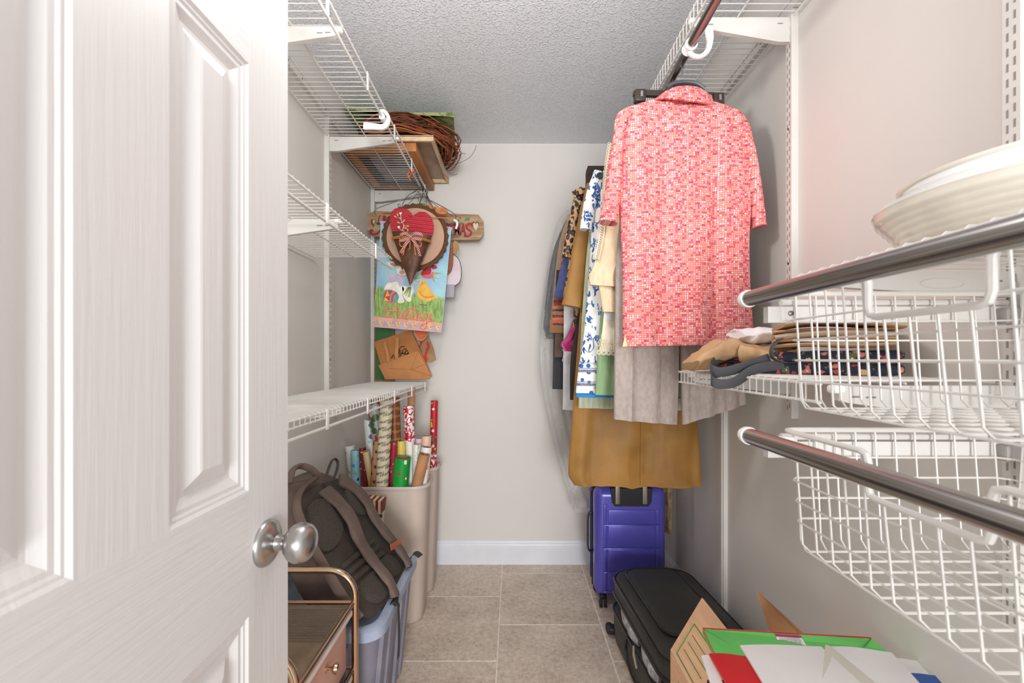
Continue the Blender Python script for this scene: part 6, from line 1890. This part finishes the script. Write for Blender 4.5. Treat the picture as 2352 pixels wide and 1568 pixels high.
# Christmas sign
SY = 2.385
t = thing('wooden_sign', 'weathered wooden Christmas sign with red letters and cut out hearts', 'sign', DP(880, 580, SY))
m_wood = mat('weathered_pine', (196, 168, 132), .75, rgb2=(150, 112, 80), vs=5, stretch=(1.2, 1, 9), bump=.3, bs=30, dist=.002, detail=5)
bm = NB(); plate(bm, [DP(*q, SY) for q in ((8, 480), (28, 420), (80, 375), (150, 358), (1690, 408), (1766, 505), (1768, 705), (1705, 785), (1240, 790), (120, 740), (30, 655), (10, 580))], (0, .018, 0)); obj('plank', bm, m_wood, t, smooth=False)
m_sred = mat('barn_red_paint', (160, 36, 46), .6); m_sdk = mat('dark_letter_edge', (64, 34, 34), .7)
for off, m, dz, dy in ((.0035, m_sdk, -.001, .0004), (.0012, m_sred, 0, 0)):
    tb = text_bm('ERRY CHRISTMA', .084, .0006, off, 0, 3, 'RIGHT', .95)
    bmesh.ops.scale(tb, vec=(.58, 1, 1), verts=tb.verts)
    bmesh.ops.rotate(tb, verts=tb.verts, matrix=Matrix.Rotation(.035, 3, 'Y'), cent=(0, 0, 0))
    bmesh.ops.translate(tb, verts=tb.verts, vec=DP(1508, 640, SY - .0008 + dy) + Vector((dz, 0, dz)))
    obj('lettering', tb, m, t, smooth=False)
for s_, r in (([(1600, 590), (1590, 555), (1545, 550), (1512, 585), (1530, 630), (1580, 665), (1570, 715), (1520, 735), (1470, 728)], .0058), ([(110, 655), (85, 640), (70, 665), (85, 695), (130, 708), (180, 690), (225, 640)], .0055)):
    bm = NB()
    pts = smooth_path([DP(a, b_, SY - .001) for a, b_ in s_], 5)
    sweep(bm, pts, (r, .0012), side=[Vector((0, 1, 0)).cross(pts[min(i + 1, len(pts) - 1)] - pts[max(i - 1, 0)]) for i in range(len(pts))], n=8)
    obj('swash_stroke', bm, m_sred, t)
bm = NB()
plate(bm, [DP(*q, SY - .001) for q in ((258, 425), (300, 420), (322, 530), (300, 545), (250, 540))], (0, .001, 0))
obj('letter_stem', bm, m_sred, t, smooth=False)
def heartpoly(cx_, cy_, w_, h_):
    out = []
    for k in range(24):
        a = 2 * PI * k / 24
        out.append((cx_ + w_ * math.sin(a) ** 3, cy_ - h_ * (13 * math.cos(a) - 5 * math.cos(2 * a) - 2 * math.cos(3 * a) - math.cos(4 * a)) / 15))
    return out
bm = NB(); plate(bm, [DP(*q, SY - .0008) for q in heartpoly(112, 530, 36, 68)], (0, .0008, 0)); plate(bm, [DP(*q, SY - .0008) for q in heartpoly(1644, 575, 54, 78)], (0, .0008, 0)); obj('cutout_shade', bm, mat('dark_cutout_brown', (104, 74, 50), .8), t, smooth=False)  # flat plates on the plank, recess shade put into their brown
bm = NB(); plate(bm, [DP(*q, SY - .0012) for q in heartpoly(1649, 585, 42, 66)], (0, .0006, 0)); plate(bm, [DP(*q, SY - .0012) for q in heartpoly(122, 520, 18, 44)], (0, .0006, 0)); obj('cutout_light', bm, mat('lit_cutout_cream', (206, 190, 166), .8), t, smooth=False)  # smaller plates, the lit inside of the openings put into their cream
bm = NB()
for pl in ([(1475, 500), (1490, 470), (1500, 450), (1530, 455), (1570, 440), (1555, 480), (1560, 500), (1520, 500)], [(1345, 490), (1380, 480), (1415, 488), (1390, 510), (1365, 520)], [(1390, 540), (1430, 520), (1490, 545), (1440, 560)], [(1280, 520), (1310, 505), (1330, 525), (1300, 540)], [(1215, 430), (1245, 420), (1240, 440)]):
    plate(bm, [DP(*q, SY - .001) for q in pl], (0, .001, 0))
obj('holly_leaves', bm, ink('holly_green', (92, 136, 84)), t, smooth=False)
bm = NB()
for cx_, cy_ in ((1418, 460), (1300, 430)): plate(bm, [DP(*q, SY - .001) for q in ell(cx_, cy_, 12, 12, n=10)], (0, .001, 0))
obj('holly_berry', bm, m_sred, t, smooth=False)
bm = NB(); tube(bm, smooth_path([DP(200, 540, SY - .006), DP(196, 470, SY - .006), DP(260, 400, SY - .006), DP(520, 370, SY - .006), DP(800, 60, 2.30), Vector((-.495, 2.30, 2.121)), Vector((-.489, 2.31, 2.10)), DP(960, 200, SY), DP(1290, 420, SY - .006)], 6), .0013, 5); obj('hanging_wire', bm, black_wire, t)
bm = NB(); rbox(bm, DP(192, 540, SY - .008), (.022, .010, .010), .003, 2); obj('wire_toggle', bm, MATS['dark_cutout_brown'], t)

# pieces peeping out behind the flag
t = thing('pumpkin_decoration', 'orange and green pumpkin ornament peeping over the crimped plate', 'decoration', DP(850, 290, 2.25))
bm = NB(); plate(bm, [DP(*q, 2.25) for q in sp2([(700, 290), (760, 250), (850, 236), (930, 262), (990, 300), (1020, 420), (700, 420)])], (0, .012, 0)); obj('leaf', bm, ink('moss_green_paint', (110, 130, 66)), t, smooth=False)
bm = NB(); plate(bm, [DP(*q, 2.24) for q in sp2([(880, 262), (930, 262), (1040, 288), (1160, 300), (1235, 360), (1200, 400), (1050, 400), (940, 380)])], (0, .010, 0)); obj('rind', bm, mat('orange_brown_pumpkin_paint', (196, 112, 60), .6, rgb2=(222, 146, 90), vs=18), t, smooth=False)
bm = NB(); tube(bm, smooth_path([DP(800, 262, 2.245), DP(860, 100, 2.245), Vector((-.490, 2.245, 2.121)), Vector((-.502, 2.245, 2.119)), DP(840, 60, 2.245)], 5), .0012, 5); obj('hanging_wire', bm, black_wire, t)
t = thing('wooden_cutout', 'pale lilac wooden cut out with a black wire edge behind the flag', 'decoration', DP(1330, 1250, 2.29))
bm = NB(); plate(bm, [DP(*q, 2.29) for q in sp2([(1060, 1000), (1310, 1002), (1385, 1068), (1422, 1170), (1430, 1290), (1418, 1390), (1370, 1452), (1290, 1480), (1060, 1486)], 3)], (0, .014, 0)); obj('body', bm, mat('pale_lilac_paint', (214, 196, 204), .6, rgb2=(226, 210, 214)), t, smooth=False)
bm = NB(); tube(bm, smooth_path([DP(*q, 2.288) for q in ((1310, 1000), (1386, 1066), (1426, 1170), (1434, 1290), (1420, 1394), (1370, 1458), (1290, 1484), (1100, 1490))], 5), .0016, 5); obj('wire_edge', bm, black_wire, t)
bm = NB(); rbox(bm, DP(1250, 1560, 2.295), (.062, .024, .072), .006, 2); obj('foot_block', bm, mat('grey_lilac_block', (168, 160, 168), .7, stretch=(8, 1, 1)), t)
bm = NB(); tube(bm, smooth_path([DP(1150, 1010, 2.297), DP(1000, 500, 2.297), DP(900, 60, 2.297), Vector((-.488, 2.297, 2.12)), Vector((-.502, 2.297, 2.12)), DP(850, 40, 2.297)], 5), .0012, 5); obj('hanging_wire', bm, black_wire, t)
t = thing('rusty_gourd', 'copper brown textured gourd shape beside the flag edge', 'decoration', DP(1270, 1000, 2.25))
bm = NB(); plate(bm, [DP(*q, 2.25) for q in sp2([(1100, 780), (1270, 790), (1306, 880), (1308, 1060), (1296, 1180), (1250, 1280), (1120, 1310)], 3)], (0, .012, 0)); obj('body', bm, mat('copper_brown_texture', (164, 96, 60), .6, rgb2=(132, 74, 46), vs=90, bump=.6, bs=150, dist=.003), t, smooth=False)
bm = NB(); plate(bm, [DP(*q, 2.262) for q in ((1290, 870), (1330, 800), (1375, 812), (1400, 880), (1395, 965), (1372, 930), (1350, 990), (1320, 1000))], (0, .006, 0)); obj('burlap_leaf', bm, mat('burlap', (176, 138, 98), .9, bump=.6, bs=300), t, smooth=False)
bm = NB(); tube(bm, smooth_path([DP(1200, 800, 2.256), DP(1010, 300, 2.256), DP(890, 60, 2.256), Vector((-.489, 2.256, 2.12)), Vector((-.502, 2.256, 2.12)), DP(870, 60, 2.256)], 5), .0012, 5); obj('hanging_wire', bm, black_wire, t)
t = thing('plastic_hanger', 'green wire and white plastic hanger tip in front of the Christmas sign', 'hanger', DP(1350, 600, 2.33))
bm = NB(); tube(bm, smooth_path([DP(1180, 520, 2.33), DP(1290, 590, 2.33), DP(1390, 640, 2.33), DP(1412, 680, 2.33), DP(1380, 712, 2.33), DP(1262, 716, 2.33)], 5), .0022, 6); tube(bm, smooth_path([DP(1180, 520, 2.33), DP(1000, 330, 2.33), DP(900, 60, 2.33), Vector((-.487, 2.33, 2.12)), Vector((-.503, 2.33, 2.12)), DP(868, 40, 2.33)], 5), .0018, 6); obj('wire', bm, mat('dark_green_wire', (36, 70, 56), .4), t)
bm = NB(); sweep(bm, smooth_path([DP(1320, 490, 2.325), DP(1360, 510, 2.325), DP(1372, 560, 2.325), DP(1350, 625, 2.325)], 6), (.0065, .004), side=(1, 0, .2), n=10); obj('white_tip', bm, white_plastic, t)
t = thing('wooden_spatula', 'orange painted rounded wooden tip below the flag hem', 'decoration', P(968, 768, 2.33))
bm = NB(); plate(bm, [P(*q, 2.33) for q in sp2([(950, 740), (982, 740), (980, 762), (974, 774), (966, 779), (958, 772), (952, 758)])], (0, .008, 0)); obj('tip', bm, mat('orange_paint', (222, 104, 50), .6), t, smooth=False)
bm = NB(); plate(bm, [P(*q, 2.34) for q in sp2([(947, 738), (985, 738), (983, 764), (976, 778), (966, 783), (955, 775), (949, 758)])], (0, .004, 0)); obj('edge', bm, mat('tan_wood_edge', (190, 150, 110), .7), t, smooth=False)
bm = NB(); tube(bm, smooth_path([P(966, 745, 2.335), P(960, 640, 2.335), P(952, 520, 2.335), Vector((-.490, 2.335, 2.121)), Vector((-.502, 2.335, 2.120))], 5), .0012, 5); obj('hanging_cord', bm, black_wire, t)
t = thing('burlap_bow', 'tan burlap ornament with bright red ribbons against the far wall', 'ornament', P(982, 810, 2.42))
bm = NB()
plate(bm, [P(*q, 2.42) for q in ((975, 758), (985, 776), (994, 800), (1000, 826), (988, 832), (975, 828), (960, 780))], (0, .012, 0)); obj('body', bm, MATS['burlap'], t, smooth=False)
bm = NB()
ribbon(bm, [P(972, 776, 2.41), P(966, 790, 2.408), P(963, 796, 2.41)], .010, .002, (1, 0, .3)); ribbon(bm, [P(982, 785, 2.41), P(984, 797, 2.408), P(980, 806, 2.408), P(976, 822, 2.406), P(978, 832, 2.41)], .012, .002, (1, 0, 0)); ribbon(bm, [P(976, 818, 2.40), P(981, 826, 2.40)], .012, .002, (.5, 0, 1)); obj('red_ribbon', bm, mat('bright_red_ribbon', (198, 22, 30), .5), t)

# ------------------------------------------------------------------ on the low shelf: board and paper bag
t = thing('chalk_board', 'narrow green board with a brown frame standing on the low shelf', 'board', P(882, 868, 2.44))
bm = NB(); box(bm, -.790, -.685, 2.436, 2.446, 1.0648, 1.60); obj('panel', bm, mat('green_board', (66, 122, 70), .7, rgb2=(54, 104, 58)), t, smooth=False)
bm = NB(); box(bm, -.7935, -.786, 2.432, 2.448, 1.0648, 1.60); box(bm, -.688, -.681, 2.432, 2.448, 1.0648, 1.60); box(bm, -.786, -.688, 2.432, 2.448, 1.0648, 1.074); obj('frame', bm, mat('brown_frame', (150, 104, 66), .6), t, smooth=False)
def BG(X, Y, y):
    return P(850 + X * .102, 740 + Y * .102, y)
t = thing('paper_bag', 'folded brown paper shopping bag with two handles and a black print on the low shelf', 'bag', BG(750, 900, 2.40))
m_bagk = mat('brown_kraft_bag', (186, 122, 68), .7, var=.05, vs=12, bump=.12, bs=120)
bm = NB(); plate(bm, [BG(*q, 2.40) for q in ((95, 450), (130, 425), (930, 165), (960, 250), (1388, 1215), (1300, 1285), (330, 1285))], (0, .014, 0)); obj('back_panel', bm, m_bagk, t, smooth=False)
bm = NB(); plate(bm, [BG(*q, 2.385) for q in ((185, 970), (1085, 640), (1385, 1215), (1290, 1282), (345, 1282))], (0, .012, 0)); fp = obj('bottom_flap', bm, mat('brown_kraft_flap', (198, 134, 80), .7, var=.04, vs=12), t, smooth=False)
bm = NB()
for a, b_ in (((1080, 650), (925, 1060)), ((925, 1060), (1380, 1215)), ((925, 1060), (1235, 950)), ((925, 1060), (400, 1040))):
    tube(bm, [BG(*a, 2.3845), BG(*b_, 2.3845)], .0009, 4)
obj('fold_line', bm, mat('kraft_fold_shadow', (164, 106, 60), .8), fp)
bm = NB(); ribbon(bm, [BG(345, 430, 2.392), BG(340, 520, 2.39), BG(390, 700, 2.386), BG(415, 880, 2.384)], .018, .003, (1, 0, 0)); ribbon(bm, [BG(608, 345, 2.392), BG(612, 460, 2.39), BG(598, 650, 2.386), BG(590, 810, 2.384)], .019, .003, (1, 0, 0)); obj('handle', bm, mat('kraft_handle', (206, 142, 82), .7), t)
bm = NB()
for cx_, cy_, r in ((730, 620, 75), (790, 660, 60), (690, 680, 40), (830, 680, 36)):
    tube(bm, [BG(cx_ + r * math.cos(a) * (1 + .15 * math.sin(3 * a)), cy_ + r * math.sin(a), 2.3985) for a in [2 * PI * k / 22 * .86 for k in range(23)]], .0026, 5)
for a, b_ in (((660, 740), (720, 690)), ((650, 770), (700, 745)), ((480, 810), (530, 720)), ((540, 800), (560, 740))):
    tube(bm, [BG(*a, 2.3985), BG(*b_, 2.3985)], .0026, 5)
obj('black_print', bm, mat('black_bag_print', (58, 46, 38), .8), t)

# ------------------------------------------------------------------ on the high shelf: frame, canvas, wreath, painted panel
m_oak = mat('orange_oak_frame', (196, 132, 76), .5, rgb2=(170, 108, 58), vs=6, stretch=(6, 1, 6), bump=.15, bs=60)
t = thing('picture_frame', 'orange wooden picture frame lying flat on the high wire shelf', 'picture frame', (-.62, 2.22, 2.166))
fz0, fz1 = 2.1665, 2.208
fx0, fx1, fy0, fy1, fw = -.800, -.455, 2.00, 2.462, .050
for b4 in ((fx0, fx0 + fw, fy0, fy1), (fx1 - fw, fx1, fy0, fy1), (fx0 + fw, fx1 - fw, fy0, fy0 + fw), (fx0 + fw, fx1 - fw, fy1 - fw, fy1)):
    bm = NB(); rbox(bm, ((b4[0] + b4[1]) / 2, (b4[2] + b4[3]) / 2, (fz0 + fz1) / 2), (b4[1] - b4[0], b4[3] - b4[2], fz1 - fz0), .003, 2); obj('frame_bar', bm, m_oak, t)
bm = NB(); box(bm, fx0 + fw, fx1 - fw, fy0 + fw, fy1 - fw, 2.176, 2.180); obj('picture', bm, mat('dim_grey_mauve_print', (168, 160, 166), .3, rgb2=(74, 66, 66), vs=9, detail=5), t, smooth=False)
bm = NB(); box(bm, fx0 + fw, fx0 + fw + .045, fy0 + fw, fy1 - fw, 2.172, 2.176); box(bm, fx0 + fw + .045, fx1 - fw, fy1 - fw - .05, fy1 - fw, 2.172, 2.176); obj('mat_board', bm, mat('dark_brown_mount', (64, 54, 50), .7), t, smooth=False)
t = thing('stretched_canvas', 'back of a stretched canvas with pale wood bars lying over the oak frame', 'canvas', (-.58, 2.22, 2.21))
kx0, kx1, ky0, ky1 = -.795, -.372, 1.985, 2.47
bm = NB(); box(bm, kx0, kx1, ky0, ky1, 2.2285, 2.231); obj('cloth', bm, mat('stained_canvas_back', (214, 190, 168), .85, rgb2=(172, 146, 126), vs=9, bump=.2, bs=200, detail=5), t, smooth=False)
m_pine = mat('pale_pine_bar', (218, 190, 154), .6, var=.06, stretch=(5, 1, 5))
for b4 in ((kx0, kx0 + .012, ky0, ky1), (kx1 - .012, kx1, ky0, ky1), (kx0 + .012, kx1 - .012, ky0, ky0 + .012), (kx0 + .012, kx1 - .012, ky1 - .012, ky1)):
    bm = NB(); box(bm, b4[0], b4[1], b4[2], b4[3], 2.2083, 2.234); obj('stretcher_bar', bm, m_pine, t, smooth=False)
random.seed(9)
t = thing('twig_wreath', 'round wreath of reddish brown twigs on top of the canvas', 'wreath', (-.56, 2.20, 2.28))
WC, WR = Vector((-.535, 2.19, 2.282)), .205
m_twigs = [mat('red_brown_vine', (136, 72, 42), .8, var=.12, vs=30), mat('dark_brown_vine', (92, 50, 32), .8, var=.1), mat('light_brown_vine', (172, 104, 60), .8, var=.1)]
for gi, m in enumerate(m_twigs):
    bm = NB()
    for q in range((64, 30, 34)[gi]):
        a0 = random.uniform(0, 2 * PI); span = random.uniform(1.2, 3.6)
        rr, zz, ph = random.uniform(-.045, .045), random.uniform(-.036, .040), random.uniform(0, 6)
        pts = []
        for k in range(15):
            a = a0 + span * k / 14
            r_ = WR + rr + .020 * math.sin(3 * a + ph) + .007 * math.sin(8 * a + 2 * ph)
            pts.append(WC + Vector((r_ * math.cos(a), r_ * math.sin(a), zz + .016 * math.sin(2.3 * a + ph) + .006 * math.sin(7 * a + ph))))
            pts[-1].x = max(pts[-1].x, XL + .012); pts[-1].y = min(pts[-1].y, YB - .01); pts[-1].z = max(pts[-1].z, 2.238)
        tube(bm, pts, random.uniform(.0018, .0046), 5)
    obj('vine_twigs', bm, m, t, kind='stuff')
bm = NB()
for s_ in ([(1040, 380), (1060, 372), (1078, 362), (1090, 346), (1094, 334)], [(1048, 360), (1062, 352), (1070, 354)], [(1030, 395), (1040, 402), (1050, 400)], [(1050, 340), (1058, 350), (1054, 362)], [(1020, 400), (1030, 410)]):
    tube(bm, smooth_path([P(a, b_, 2.25) for a, b_ in s_], 5), .0011, 5)
obj('loose_twig', bm, m_twigs[1], t)
m_mossy, nt, b, v, x, y, z = patterned('painted_meadow_panel', .7)
nt.links.new(ramp(nt, nz(nt, v, 34, 5, .7), [(.2, (46, 50, 36)), (.42, (110, 122, 70)), (.52, (168, 174, 120)), (.6, (132, 140, 84)), (.72, (216, 160, 140))], 'LINEAR'), b.inputs['Base Color'])
t = thing('painted_panel', 'green speckled painted panel lying on top of the twig wreath', 'picture', (-.55, 2.2, 2.33))
bm = NB()
q4 = [P(905, 288, 2.02), P(1042, 306, 2.02), P(1046, 330, 2.43), Vector((-.80, 2.43, 2.416)), Vector((-.80, 2.02, 2.396))]
plate(bm, [Vector((p.x, p.y, max(min(p.z, 2.40), 2.36))) for p in q4], (0, 0, -.022)); obj('panel', bm, m_mossy, t, smooth=False)
